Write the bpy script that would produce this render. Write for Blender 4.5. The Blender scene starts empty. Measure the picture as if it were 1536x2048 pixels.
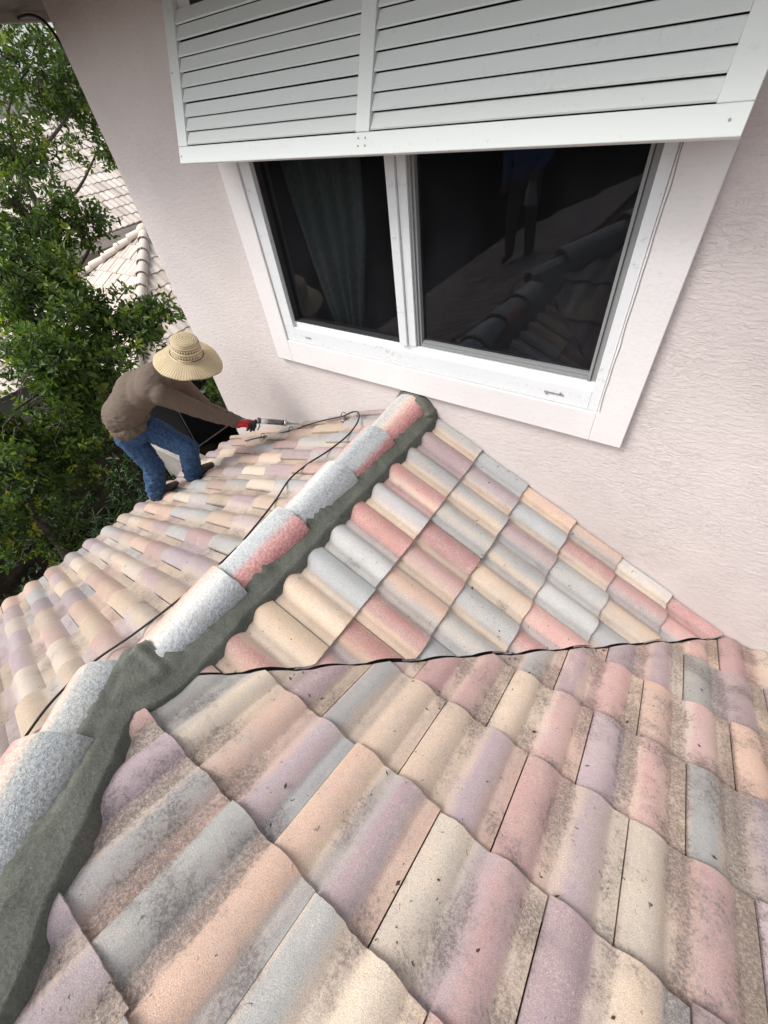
import bpy, bmesh, math, random
from mathutils import Vector, Matrix, noise
R_ = math.radians
rnd = random.Random(7)
S = bpy.context.scene
COL = S.collection

# ------------------------------------------------------------------ camera, world, sun, exposure
cd = bpy.data.cameras.new('camera'); cam = bpy.data.objects.new('camera', cd); COL.objects.link(cam); S.camera = cam
cd.sensor_fit = 'HORIZONTAL'; cd.sensor_width = 36.0; cd.lens = 36.0*823/1536
cd.clip_start = .02; cd.clip_end = 600
cx = Vector((.81466, .568905, -.11258)); cy = Vector((.35771, -.645729, -.674594)); cz = Vector((-.456476, .509294, -.729554))
cam.matrix_world = Matrix(((cx.x, -cy.x, -cz.x, 0), (cx.y, -cy.y, -cz.y, 0), (cx.z, -cy.z, -cz.z, 0), (0, 0, 0, 1)))
S.render.resolution_x = 768; S.render.resolution_y = 1024

SUN = Vector((-.50, -.55, .95)).normalized()
W = bpy.data.worlds.new('World'); S.world = W; W.use_nodes = True
nt = W.node_tree; nt.nodes.clear()
sky = nt.nodes.new('ShaderNodeTexSky'); sky.sky_type = 'NISHITA'; sky.sun_disc = False
sky.sun_elevation = math.asin(SUN.z); sky.sun_rotation = math.atan2(SUN.x, SUN.y)
sky.air_density = 1.0; sky.dust_density = 4.0; sky.ozone_density = 1.0
hs = nt.nodes.new('ShaderNodeHueSaturation'); hs.inputs['Saturation'].default_value = .35
bg = nt.nodes.new('ShaderNodeBackground'); bg.inputs[1].default_value = .15
wo = nt.nodes.new('ShaderNodeOutputWorld')
nt.links.new(sky.outputs[0], hs.inputs['Color']); nt.links.new(hs.outputs[0], bg.inputs[0]); nt.links.new(bg.outputs[0], wo.inputs[0])
sd = bpy.data.lights.new('sun', 'SUN'); sd.energy = 1.3; sd.angle = R_(24); sd.color = (1, .97, .93)
so = bpy.data.objects.new('sun', sd); COL.objects.link(so); so.rotation_euler = SUN.to_track_quat('Z', 'Y').to_euler()
S.view_settings.view_transform = 'Standard'; S.view_settings.look = 'None'
S.view_settings.exposure = .66; S.view_settings.gamma = 1; S.view_settings.use_curve_mapping = False
S.cycles.max_bounces = 8; S.cycles.transparent_max_bounces = 12

GZ = -5.5                                                           # ground level

# ------------------------------------------------------------------ helpers
def lin(c):
    return tuple((v/255/12.92) if v/255 <= .04045 else ((v/255+.055)/1.055)**2.4 for v in c)

class MB:
    def __init__(s): s.v = []; s.f = []; s.m = []; s.at = {}
    def add(s, vs, fs, mi=0):
        b = len(s.v); s.v += [tuple(x) for x in vs]; s.f += [tuple(b+i for i in f) for f in fs]; s.m += [mi]*len(fs)
    def box(s, x0, x1, y0, y1, z0, z1, mi=0, M=None):
        vs = [Vector((x, y, z)) for z in (z0, z1) for y in (y0, y1) for x in (x0, x1)]
        if M is not None: vs = [M @ v for v in vs]
        s.add(vs, [(0, 2, 3, 1), (4, 5, 7, 6), (0, 1, 5, 4), (1, 3, 7, 5), (3, 2, 6, 7), (2, 0, 4, 6)], mi)
    def tube(s, pts, rad, n=8, mi=0, cap=True):
        pts = [Vector(p) for p in pts]; k = len(pts)
        if not hasattr(rad, '__len__'): rad = [rad]*k
        vs = []; up = None
        for i, p in enumerate(pts):
            d = (pts[min(i+1, k-1)]-pts[max(i-1, 0)]).normalized()
            if up is None: up = d.orthogonal().normalized()
            up = (up-d*up.dot(d))
            if up.length < 1e-5: up = d.orthogonal()
            up.normalize(); sd_ = d.cross(up)
            for j in range(n):
                a = 2*math.pi*j/n; vs.append(p+(up*math.cos(a)+sd_*math.sin(a))*rad[i])
        fs = [(i*n+j, i*n+(j+1) % n, (i+1)*n+(j+1) % n, (i+1)*n+j) for i in range(k-1) for j in range(n)]
        if cap: fs += [tuple(range(n-1, -1, -1)), tuple((k-1)*n+j for j in range(n))]
        s.add(vs, fs, mi)
    def build(s, name, mats, parent=None, smooth=False, label=None, bevel=0, loc=None):
        me = bpy.data.meshes.new(name); me.from_pydata(s.v, [], s.f)
        if not isinstance(mats, (list, tuple)): mats = [mats]
        for m in mats: me.materials.append(m)
        if len(mats) > 1: me.polygons.foreach_set('material_index', s.m)
        me.update()
        for k, (typ, data) in s.at.items():
            a = me.attributes.new(k, typ, 'POINT')
            if typ == 'FLOAT_COLOR': a.data.foreach_set('color', [c for d in data for c in (d[0], d[1], d[2], 1)])
            else: a.data.foreach_set('value', data)
        if smooth: me.polygons.foreach_set('use_smooth', [True]*len(me.polygons))
        return link(name, me, parent, label, bevel)

def link(name, me, parent=None, label=None, bevel=0):
    o = bpy.data.objects.new(name, me); COL.objects.link(o)
    if parent: o.parent = parent; o.matrix_parent_inverse = parent.matrix_world.inverted() if parent.type != 'EMPTY' else Matrix.Translation(-parent_loc(parent))
    if label: o['label'] = label
    if bevel:
        md = o.modifiers.new('bevel', 'BEVEL'); md.width = bevel; md.segments = 2; md.limit_method = 'ANGLE'
    return o
def parent_loc(p):
    v = Vector((0, 0, 0))
    while p is not None: v += p.location; p = p.parent
    return v
def tag(o, label=None, cat=None, group=None, kind=None):
    if label: o['label'] = label
    if cat: o['category'] = cat
    if group: o['group'] = group
    if kind: o['kind'] = kind
    return o
def empty(name, loc, label, cat, group=None):
    o = bpy.data.objects.new(name, None); COL.objects.link(o); o.location = loc; o.empty_display_size = .1
    return tag(o, label, cat, group)

# ------------------------------------------------------------------ materials
def mat(name, col=(.5, .5, .5), rough=.7, metal=0, spec=.5):
    m = bpy.data.materials.new(name); m.use_nodes = True
    b = m.node_tree.nodes['Principled BSDF']
    b.inputs['Base Color'].default_value = (*col, 1); b.inputs['Roughness'].default_value = rough
    b.inputs['Metallic'].default_value = metal; b.inputs['Specular IOR Level'].default_value = spec
    return m
class G:
    def __init__(s, m): s.t = m.node_tree; s.b = s.t.nodes['Principled BSDF']; s.n = s.t.nodes
        
    def node(s, ty, **kw):
        n = s.n.new(ty)
        for k, v in kw.items(): setattr(n, k, v)
        return n
    def L(s, a, b): s.t.links.new(a, b)
    def coord(s, scale=(1, 1, 1), rot=(0, 0, 0)):
        c = s.node('ShaderNodeTexCoord'); mp = s.node('ShaderNodeMapping')
        mp.inputs['Scale'].default_value = scale; mp.inputs['Rotation'].default_value = rot
        s.L(c.outputs['Object'], mp.inputs['Vector']); return mp.outputs[0]
    def noise(s, co, scale, det=2, rough=.5, dist=0):
        n = s.node('ShaderNodeTexNoise'); n.inputs['Scale'].default_value = scale; n.inputs['Detail'].default_value = det
        n.inputs['Roughness'].default_value = rough; n.inputs['Distortion'].default_value = dist
        if co is not None: s.L(co, n.inputs['Vector'])
        return n.outputs['Fac']
    def attr(s, name, out='Color'):
        n = s.node('ShaderNodeAttribute', attribute_name=name); return n.outputs[out]
    def math(s, op, a, b=None, c=None, clamp=False):
        n = s.node('ShaderNodeMath', operation=op); n.use_clamp = clamp
        for i, x in enumerate((a, b, c)):
            if x is None: continue
            if isinstance(x, (int, float)): n.inputs[i].default_value = x
            else: s.L(x, n.inputs[i])
        return n.outputs[0]
    def step(s, x, a, b, o0=0., o1=1.):
        n = s.node('ShaderNodeMapRange', interpolation_type='SMOOTHSTEP')
        s.L(x, n.inputs[0]); n.inputs[1].default_value = a; n.inputs[2].default_value = b
        n.inputs[3].default_value = o0; n.inputs[4].default_value = o1; return n.outputs[0]
    def mix(s, f, a, b, mode='MIX'):
        n = s.node('ShaderNodeMix', data_type='RGBA', blend_type=mode)
        for i, x in ((0, f), (6, a), (7, b)):
            if isinstance(x, (int, float)): n.inputs[i].default_value = x
            elif isinstance(x, tuple): n.inputs[i].default_value = (*x, 1)
            else: s.L(x, n.inputs[i])
        return n.outputs[2]
    def bump(s, h, strength, dist, prev=None):
        n = s.node('ShaderNodeBump'); n.inputs['Strength'].default_value = strength; n.inputs['Distance'].default_value = dist
        s.L(h, n.inputs['Height'])
        if prev is not None: s.L(prev, n.inputs['Normal'])
        return n.outputs[0]
    def base(s, c): s.L(c, s.b.inputs['Base Color'])
    def normal(s, n): s.L(n, s.b.inputs['Normal'])

def tile_material():
    m = mat('glazed_concrete_tile', rough=.85, spec=.25); g = G(m); co = g.coord()
    fine = g.noise(co, 330, 2, .7); mid = g.noise(co, 110, 3, .65); low = g.noise(co, 9, 3, .55)
    st = g.step(g.math('ADD', g.math('MULTIPLY', fine, .6), g.math('MULTIPLY', mid, .4)), .47, .60)
    st = g.math('MULTIPLY', st, g.step(low, .35, .7, .25, .8))
    c = g.mix(st, g.attr('Col'), g.attr('Col2'))
    c = g.mix(.44, c, g.mix(g.step(g.noise(co, 340, 2, .6), .3, .7), (.45, .43, .43), (1.38, 1.37, 1.35)), 'MULTIPLY')
    c = g.mix(.10, c, (.42, .40, .40))
    # worn, weathered patches showing paler cement
    wear = g.math('MULTIPLY', g.step(g.noise(co, 14, 4, .65), .56, .68), g.step(mid, .42, .6))
    c = g.mix(g.math('MULTIPLY', wear, .28), c, (.66, .60, .54))
    # mould and grime gathering in the pans
    pan = g.attr('pan', 'Fac'); d = g.attr('dirt', 'Fac')
    gr = g.math('ADD', g.math('MULTIPLY', g.noise(co, 4.2, 4, .6), 1.05), g.math('MULTIPLY', mid, .42))
    gr = g.math('ADD', gr, g.math('MULTIPLY', g.noise(co, 28, 4, .7), .36))
    gr = g.math('ADD', gr, g.math('MULTIPLY', pan, .22))
    gr = g.math('ADD', gr, g.math('MULTIPLY', d, .46))
    g1 = g.math('MULTIPLY', g.step(gr, 1.24, 1.50), g.step(g.math('ADD', g.math('MULTIPLY', fine, .5), g.math('MULTIPLY', mid, .5)), .40, .56, .25, 1))
    c = g.mix(g.math('MULTIPLY', g1, .74), c, (.07, .055, .05))
    haze = g.step(gr, .92, 1.36)
    c = g.mix(g.math('MULTIPLY', haze, .26), c, (.30, .26, .245))
    # small black lichen specks
    v = g.noise(co, 46, 3, .6, .6); v2 = g.noise(co, 5, 2, .5)
    sp = g.math('MULTIPLY', g.step(v, .665, .70), g.step(v2, .47, .60))
    c = g.mix(g.math('MULTIPLY', sp, .85), c, (.06, .05, .045))
    g.base(c)
    n = g.bump(fine, .8, .002); n = g.bump(g.noise(co, 34, 4, .6), .4, .003, n); g.normal(n)
    return m
def cap_material():
    m = mat('rough_ridge_tile', rough=.6, spec=.35); g = G(m); co = g.coord()
    fine = g.noise(co, 300, 2, .7); mid = g.noise(co, 90, 3, .7, .5)
    st = g.step(g.math('ADD', g.math('MULTIPLY', fine, .55), g.math('MULTIPLY', mid, .45)), .46, .55)
    c = g.mix(g.math('MULTIPLY', st, .38), g.attr('Col'), g.attr('Col2'))
    c = g.mix(.38, c, g.mix(g.step(mid, .33, .6), (.6, .6, .6), (1.2, 1.2, 1.2)), 'MULTIPLY')
    c = g.mix(g.math('MULTIPLY', g.step(g.noise(co, 8, 4, .6), .6, .72), .35), c, (.35, .30, .27))
    g.base(c)
    n = g.bump(g.noise(co, 58, 3, .65, .5), .85, .006); n = g.bump(fine, .5, .0015, n); g.normal(n)
    return m
def mortar_material():
    m = mat('wet_grey_mortar', rough=.8, spec=.3); g = G(m); co = g.coord()
    a = g.noise(co, 7, 5, .6, .5); b = g.noise(co, 120, 3, .6)
    c = g.mix(g.step(a, .3, .7), lin((84, 87, 80)), lin((104, 106, 98)))
    c = g.mix(.55, c, g.mix(g.step(b, .3, .7), (.68, .68, .68), (1.3, 1.3, 1.3)), 'MULTIPLY')
    c = g.mix(g.math('MULTIPLY', g.step(g.noise(co, 260, 1, .5), .66, .72), .35), c, lin((160, 160, 150)))
    g.base(c); n = g.bump(b, .5, .003); n = g.bump(g.noise(co, 16, 4, .6, .8), .5, .008, n); n = g.bump(g.noise(g.coord((1, 6, 1), (0, 0, .7)), 14, 3, .6), .12, .005, n); g.normal(n)
    return m
def stucco_material(name, col, amp=1.0, shift=0):
    m = mat(name, rough=.9, spec=.2); g = G(m)
    co = g.coord((1, 1, 2.4)); co2 = g.coord()
    big = g.noise(co2, 1.3, 3, .5); 
    ridge = g.noise(co, 15, 3, .55, 1.5)
    ridge = g.math('ABSOLUTE', g.math('SUBTRACT', ridge, .5))
    ridge = g.step(ridge, 0, .055, 1, 0)
    lay = g.noise(co, 30, 4, .6, .6); fine = g.noise(co2, 190, 2, .6)
    sx = g.node('ShaderNodeSeparateXYZ'); g.L(co2, sx.inputs[0])
    msk = g.math('MULTIPLY', g.step(g.noise(co2, 2.4, 2, .5), .30, .62), g.step(sx.outputs[0], -1.4, .1, .10, .85))
    h = g.math('ADD', g.math('MULTIPLY', g.math('MULTIPLY', ridge, msk), .36), g.math('ADD', g.math('MULTIPLY', lay, 1.15), g.math('MULTIPLY', fine, .14)))
    c = g.mix(g.step(big, .35, .65), tuple(v*.95 for v in col), tuple(min(1, v*1.04) for v in col))
    c = g.mix(g.math('MULTIPLY', g.step(lay, .52, .68), .16), c, tuple(v*.72 for v in col))
    c = g.mix(g.math('MULTIPLY', g.step(g.noise(co2, 60, 2, .5), .735, .76), .5), c, tuple(v*.35 for v in col))
    g.base(c); g.normal(g.bump(h, .72*amp, .008))
    return m
def paint_material(name, col, rough=.4, dirt=.4):
    m = mat(name, rough=rough, spec=.4); g = G(m); co = g.coord((1, 1, 1)); co2 = g.coord((.25, 1, 2.5))
    a = g.noise(co2, 9, 5, .65); b = g.noise(co, 60, 4, .7)
    d = g.math('MULTIPLY', g.step(a, .50, .72), g.step(b, .48, .62))
    c = g.mix(g.math('MULTIPLY', d, dirt), col, tuple(v*.45 for v in col))
    s2 = g.step(g.noise(co, 33, 3, .6), .70, .73)
    c = g.mix(g.math('MULTIPLY', s2, .4*dirt*2), c, (.12, .12, .11))
    g.base(c); g.normal(g.bump(g.noise(co, 150, 2, .6), .12, .001))
    return m
def leaf_material(name, c0, c1, c2):
    m = bpy.data.materials.new(name); m.use_nodes = True; g = G(m); 
    v = g.attr('shade', 'Fac')
    c = g.mix(g.step(v, 0, .6), c0, c1); c = g.mix(g.step(v, .72, 1.0), c, c2); g.base(c)
    g.b.inputs['Roughness'].default_value = .45; g.b.inputs['Specular IOR Level'].default_value = .4
    tr = g.node('ShaderNodeBsdfTranslucent'); mx = g.node('ShaderNodeMixShader'); mx.inputs[0].default_value = .38
    g.L(g.mix(1.0, c, (1.1, 1.3, .5), 'MULTIPLY'), tr.inputs[0]); out = g.n['Material Output']
    g.L(g.b.outputs[0], mx.inputs[1]); g.L(tr.outputs[0], mx.inputs[2]); g.L(mx.outputs[0], out.inputs[0])
    return m
def noisy(name, c0, c1, scale=20, rough=.8, bump=.3, dist=.003, spec=.3, stretch=(1, 1, 1)):
    m = mat(name, rough=rough, spec=spec); g = G(m); co = g.coord(stretch)
    a = g.noise(co, scale, 4, .6, .3); g.base(g.mix(g.step(a, .35, .65), c0, c1)); g.normal(g.bump(g.noise(co, scale*2.2, 4, .6), bump, dist)); return m

M_tile = tile_material(); M_cap = cap_material(); M_mortar = mortar_material(); M_mortar.node_tree.nodes['Principled BSDF'].inputs['Roughness'].default_value = .95
M_stucco = stucco_material('pink_stucco', (.67, .61, .59))
M_trimst = stucco_material('pale_band_stucco', (.76, .74, .73), .35)
M_white = paint_material('white_window_vinyl', (.74, .77, .78), .35, .55)
M_shut = paint_material('pale_green_shutter_paint', (.72, .755, .73), .38, .18)
M_greyal = paint_material('grey_aluminium_sash', (.27, .28, .28), .35, .2)
M_dark = mat('black_rubber', (.012, .012, .013), .45)
M_under = noisy('roof_underlay_felt', (.02, .019, .018), (.04, .037, .033), 30)
M_soffit = noisy('brown_soffit_board', (.16, .14, .125), (.20, .175, .155), 6)
M_fascia = noisy('beige_fascia', (.30, .27, .24), (.36, .33, .29), 5)
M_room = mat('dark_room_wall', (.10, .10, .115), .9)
M_bark = noisy('bark', (.05, .042, .033), (.11, .09, .07), 30, bump=.8, dist=.01)

# glass: tinted pane with a mirror coat
M_glass = bpy.data.materials.new('tinted_window_glass'); M_glass.use_nodes = True
g = G(M_glass); out = g.n['Material Output']; g.n.remove(g.b)
tp = g.node('ShaderNodeBsdfTransparent'); tp.inputs[0].default_value = (.42, .45, .46, 1)
gl = g.node('ShaderNodeBsdfGlossy'); gl.inputs['Roughness'].default_value = .015; gl.inputs[0].default_value = (.8, .85, .95, 1)
fr = g.node('ShaderNodeFresnel'); fr.inputs[0].default_value = 1.42; mx = g.node('ShaderNodeMixShader')
g.L(fr.outputs[0], mx.inputs[0]); g.L(tp.outputs[0], mx.inputs[1]); g.L(gl.outputs[0], mx.inputs[2])
df = g.node('ShaderNodeBsdfDiffuse'); df.inputs[0].default_value = (.50, .52, .58, 1); m2 = g.node('ShaderNodeMixShader'); dn_ = g.noise(g.coord((1, 1, .5)), 3, 4, .6)
g.L(g.step(dn_, .3, .75, .010, .026), m2.inputs[0]); g.L(mx.outputs[0], m2.inputs[1]); g.L(df.outputs[0], m2.inputs[2]); g.L(m2.outputs[0], out.inputs[0])

# ------------------------------------------------------------------ roof geometry (three planes)
def zF(x, y): return -1.648-.5*y
def zR(x, y): return -2.226-.5*x
def zL(x, y): return -.971+.45*x
def roofz(x, y):
    return max(min(zF(x, y), zL(x, y)), min(zR(x, y), zL(x, y)))
WT = .364; PER = WT/2
def prof(u, HH):
    t = (u/PER+.02) % 1.0
    if t > .70:
        q = (t-.70)/.30; return .0022*math.exp(-((q-.5)/.16)**2)
    return HH*math.sin(math.pi*t/.70)**.86
CRM = lin((219, 196, 172)); PNK = lin((205, 160, 154)); MAU = lin((170, 147, 151)); GRY = lin((170, 173, 173)); ORG = lin((210, 176, 156))
CR2 = lin((218, 202, 182)); RED = lin((188, 134, 128)); TAN = lin((196, 174, 148)); PLV = lin((184, 168, 172)); WHG = lin((190, 193, 193)); CRR = lin((222, 197, 170))
def pick(pal, r):
    t = r.random()*sum(w for _, w in pal)
    for c, w in pal:
        t -= w
        if t <= 0: return c
    return pal[-1][0]
def lerp3(a, b, t): return tuple(a[i]+(b[i]-a[i])*t for i in range(3))
def slope(name, O, down, right, nrm, v_edges, u0, cols, planes, pal, edgepal, seed, dirtf, parent, label, nu=28, tone=1.0, mat_=None, offs=0.0, hh=.023, sets=None, lift=.021):
    """one roof slope of individually shaped, jittered tiles; v_edges = distance down the slope of each butt edge"""
    r = random.Random(seed); D = Vector(down).normalized(); U = Vector(right).normalized(); N = Vector(nrm).normalized(); O = Vector(O)
    mb = MB(); Ca = []; Cb = []; Pn = []; Dt = []
    for k, ve in enumerate(v_edges):
        E = ve-(v_edges[k-1] if k else ve-(v_edges[1]-v_edges[0]))
        off = (WT/2 if k % 2 else 0)+offs
        for j in range(cols[0], cols[1]):
            ub = u0+off+j*WT
            mid = O+D*(ve-E/2)+U*(ub+WT/2)
            if any((mid-Vector(pc)).dot(Vector(pn)) < -.48 for pc, pn in planes): continue
            jit = (r.gauss(0, .0022), r.gauss(0, .0018), r.gauss(0, .004)); skew = r.gauss(0, .004)
            st = [0, .05, .20, .33, .42, .54, .62, .78, .86, 1.0]
            a = pick(edgepal, r); b = pick(pal, r); c = pick(pal, r)
            e = pick(edgepal, r) if r.random() < .5 else pick(pal, r); f_ = pick(edgepal, r) if r.random() < .5 else b
            cs = [lerp3(f_, b, .5), b, b, lerp3(b, f_, .7), lerp3(b, e, .7), lerp3(e, c, .4), c, lerp3(c, e, .25), lerp3(c, a, .8), a]
            c2 = pick([(CR2, 3), (WHG, 3), (PLV, 2), (CRM, 2)], r); br = tone*r.uniform(.80, 1.08)
            nv = 7; vs = []; base = len(mb.v); rows = nv+2
            ph = r.uniform(0, 50)
            for iv in range(rows):
                butt = iv >= nv-0 and iv > nv-1
                vv = -.06+(E+.06)*min(iv, nv-1)/(nv-1)
                for iu in range(nu+1):
                    s = iu/nu; u = s*(WT-.0045)
                    h = prof(u, hh)+lift*vv/E+jit[0]+jit[1]*(s-.5)*2
                    h += .006*max(0, 1-u/.035)
                    h += .0016*noise.noise(Vector((u*9+ph, vv*6, ph)))
                    ed = 0.0
                    if iv >= nv-1: ed = .0025*noise.noise(Vector((u*45+ph, ph, 3)))+skew*(s-.5)
                    if iv == nv-1: h -= .0025
                    if iv == nv: h -= .0065; ed += .0025
                    if iv == nv+1: h -= lift+.005
                    P = O+D*(ve-E+vv+ed+jit[2])+U*(ub+u)+N*h
                    mb.v.append(tuple(P))
                    q = min(1, max(0, s+.045*noise.noise(Vector((ph, vv*7, s*2)))*math.sin(math.pi*s)))
                    for n_ in range(len(st)-1):
                        if q <= st[n_+1]+1e-9:
                            w = (q-st[n_])/(st[n_+1]-st[n_]); w = w*w*(3-2*w); cc = lerp3(cs[n_], cs[n_+1], w); break
                    Ca.append(tuple(min(.9, x*br) for x in cc)); Cb.append(tuple(min(.9, x*br) for x in c2))
                    t = (u/PER+.02) % 1.0
                    pn = max(0, 1-abs(t-.82)/.24) if t > .3 else max(0, (.10-t)/.10)*.7
                    if t > .68 or t < .04: pn = max(pn, .75)
                    pn = max(pn, .55*max(0, 1-vv/.05)) if vv > 0 else pn
                    Pn.append(pn); Dt.append(dirtf(P, r))
            n1 = nu+1
            for iv in range(rows-1):
                for iu in range(nu):
                    mb.f.append((base+iv*n1+iu, base+(iv+1)*n1+iu, base+(iv+1)*n1+iu+1, base+iv*n1+iu+1)); mb.m.append(0)
            for side in (0, nu):                                   # side edges of the tile
                b2 = len(mb.v)
                for iv in range(nv):
                    P = Vector(mb.v[base+iv*n1+side])-N*.016
                    mb.v.append(tuple(P)); Ca.append(tuple(x*.9 for x in Ca[base+iv*n1+side])); Cb.append(Cb[base+iv*n1+side]); Pn.append(1.0); Dt.append(Dt[base+iv*n1+side])
                for iv in range(nv-1):
                    A, B = base+iv*n1+side, base+(iv+1)*n1+side
                    mb.f.append((A, b2+iv, b2+iv+1, B) if side == 0 else (A, B, b2+iv+1, b2+iv)); mb.m.append(0)
    mb.at = {'Col': ('FLOAT_COLOR', Ca), 'Col2': ('FLOAT_COLOR', Cb), 'pan': ('FLOAT', Pn), 'dirt': ('FLOAT', Dt)}
    o = mb.build(name, mat_ or M_tile, parent, True, label)
    whole = o.data.copy(); bm = bmesh.new(); tmp = []
    for st_ in (sets or [[]]):
        b2 = bmesh.new(); b2.from_mesh(whole)
        for pc, pn in list(planes)+st_:
            bmesh.ops.bisect_plane(b2, geom=b2.verts[:]+b2.edges[:]+b2.faces[:], plane_co=pc, plane_no=pn, clear_inner=True, dist=1e-5)
        t_ = whole.copy(); b2.to_mesh(t_); b2.free(); bm.from_mesh(t_); tmp.append(t_)
    if sets: bmesh.ops.remove_doubles(bm, verts=[v for v in bm.verts if abs(v.co.y+.166) < 1e-3], dist=2e-5)
    bm.normal_update(); bm.to_mesh(o.data); bm.free()
    for t_ in tmp+[whole]: bpy.data.meshes.remove(t_)
    try: o.data.set_sharp_from_angle(angle=R_(38))
    except Exception: pass
    return o

house = empty('house', (0, 2, GZ), 'pink stucco two storey house with louvred shutter window and faded clay coloured tile roof', 'house')
PK2 = lin((200, 158, 154)); MA2 = lin((170, 146, 153)); PL2 = lin((184, 165, 172)); GR2 = lin((166, 169, 167))
PAL_F = [(PK2, 4), (MA2, 4.5), (PL2, 5), (GR2, 4), (ORG, 1.5), (CRM, 1.3), (CR2, 1.3)]
ED_F = [(CRM, 6), (CR2, 2), (ORG, 2), (GRY, 1), (TAN, 2)]
PAL_R = [(PNK, 4), (RED, 4), (MAU, 3), (WHG, 2), (GRY, 5), (ORG, 2), (CRR, 2)]
ED_R = [(CRR, 5), (CR2, 3), (GRY, 3), (TAN, 1)]
PAL_L = [(CRM, 1.5), (TAN, 4), (CR2, 2), (lin((184, 150, 138)), 2.5), (MAU, 4), (GRY, 3), (PLV, 3), (ORG, 2)]
cF = math.sqrt(1.25); cL = math.sqrt(1+.45**2)
def dF(P, r): return max(0, min(1, .52+.30*P.x+.10*noise.noise(Vector(P)*1.3)*2+.55*max(0, min(1, (-.35-P.x)/.4))*max(0, min(1, (.10-P.y)/.3))))
def dR(P, r): return .12+.25*max(0, noise.noise(Vector(P)*2.1))
def dL(P, r): return .42+.2*noise.noise(Vector(P)*1.7)
HN = Vector((.45, .5, 0)).normalized()
hip_pt = Vector((-1.504, 0, 0))
front = slope('roof_slope', (0, 0, -1.648), (0, 1, -.5), (1, 0, 0), (0, .5, 1), [(-.216+.37*k)*cF for k in range(-5, 7)], -.297+WT/2, (-7, 9),
      [(hip_pt+HN*.035, HN), (Vector((-1.152, 0, 0)), Vector((1, -1, 0)).normalized()), (Vector((0, 1.995, 0)), Vector((0, -1, 0)))],
      PAL_F, ED_F, 11, dF, house, 'stained front slope of pastel barrel tiles running down to the wall', nu=48, tone=1.10)
right_ = slope('roof_slope', (-1.19, 0, zR(-1.19, 0)), (1, 0, -.5), (0, -1, 0), (.5, 0, 1), [(.33*k)*cF for k in range(1, 9)], -1.995+.12, (-2, 12),
      [(Vector((-1.245, 0, 0)), Vector((1, 0, 0))), (Vector((-1.168, 0, 0)), Vector((-1, 1, 0)).normalized()), (Vector((0, 1.992, 0)), Vector((0, -1, 0)))],
      PAL_R, ED_R, 23, dR, house, 'clean triangular slope of pink grey and cream tiles beside the wall', hh=.028, tone=1.06, nu=36)
left_ = slope('roof_slope', (-1.32, -3.0, zL(-1.32, 0)), (-1, 0, -.45), (0, 1, 0), (-.45, 0, 1), [(.20+.345*k)*cL for k in range(0, 8)], .05, (-7, 15),
      [(Vector((-1.345, 0, 0)), Vector((-1, 0, 0))), (Vector((0, 1.995, 0)), Vector((0, -1, 0)))],
      PAL_L, [(TAN, 5), (CR2, 3), (PLV, 2), (ORG, 1.5), (GRY, 2)], 37, dL, house, 'cream and mauve tiled slope running down to the eave where the worker stands', hh=.033, lift=.028, tone=.78,
      sets=[[(Vector((0, -.166, 0)), Vector((0, 1, 0)))], [(Vector((0, -.166, 0)), Vector((0, -1, 0))), (hip_pt-HN*.05, -HN)]])

# dark underlay beneath the three slopes and valley metal
def under(zf, x0, x1, y0, y1, planes, off):
    bm = bmesh.new(); vs = [bm.verts.new((x, y, zf(x, y)+off)) for x, y in ((x0, y0), (x1, y0), (x1, y1), (x0, y1))]; bm.faces.new(vs)
    for pc, pn in planes: bmesh.ops.bisect_plane(bm, geom=bm.verts[:]+bm.edges[:]+bm.faces[:], plane_co=pc, plane_no=pn, clear_inner=True)
    r = ([tuple(v.co) for v in bm.verts], [tuple(v.index for v in f.verts) for f in bm.faces]) if not bm.verts.index_update() else None
    bm.free(); return r
ub = MB()
for a in (under(zF, -4, 3.5, -3, 1.99, [(hip_pt, HN), (Vector((-1.156, 0, 0)), Vector((1, -1, 0)))], -.016),
          under(zR, -1.32, 1, -.2, 1.99, [(Vector((-1.156, 0, 0)), Vector((-1, 1, 0)))], -.016),
          under(zL, -3.98, -.5, -5.4, -.166, [(hip_pt, -HN)], -.016), under(zL, -3.98, -1.32, -.166, 1.99, [], -.016)):
    ub.add(*a)
ub.build('roof_underlay', M_under, house)
vm = MB()
a, b = Vector((-1.25, -.09, 0)), Vector((.86, 2.0, 0))
n = 40; vs = []
for i in range(n+1):
    p = a.lerp(b, i/n); 
    for t, dz in ((-.05, -.014), (-.02, -.010), (0, -.012), (.02, -.010), (.04, -.014)):
        q = p+Vector((1, -1, 0)).normalized()*t; zz = max(zF(q.x, q.y), zR(q.x, q.y))
        vs.append((q.x, q.y, zz+dz+.002*noise.noise(q*8)))
vm.add(vs, [(i*5+j, i*5+j+1, (i+1)*5+j+1, (i+1)*5+j) for i in range(n) for j in range(4)])
vm.build('valley_flashing', mat('dark_valley_metal', (.025, .024, .023), .5, .4), house, True)

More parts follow.
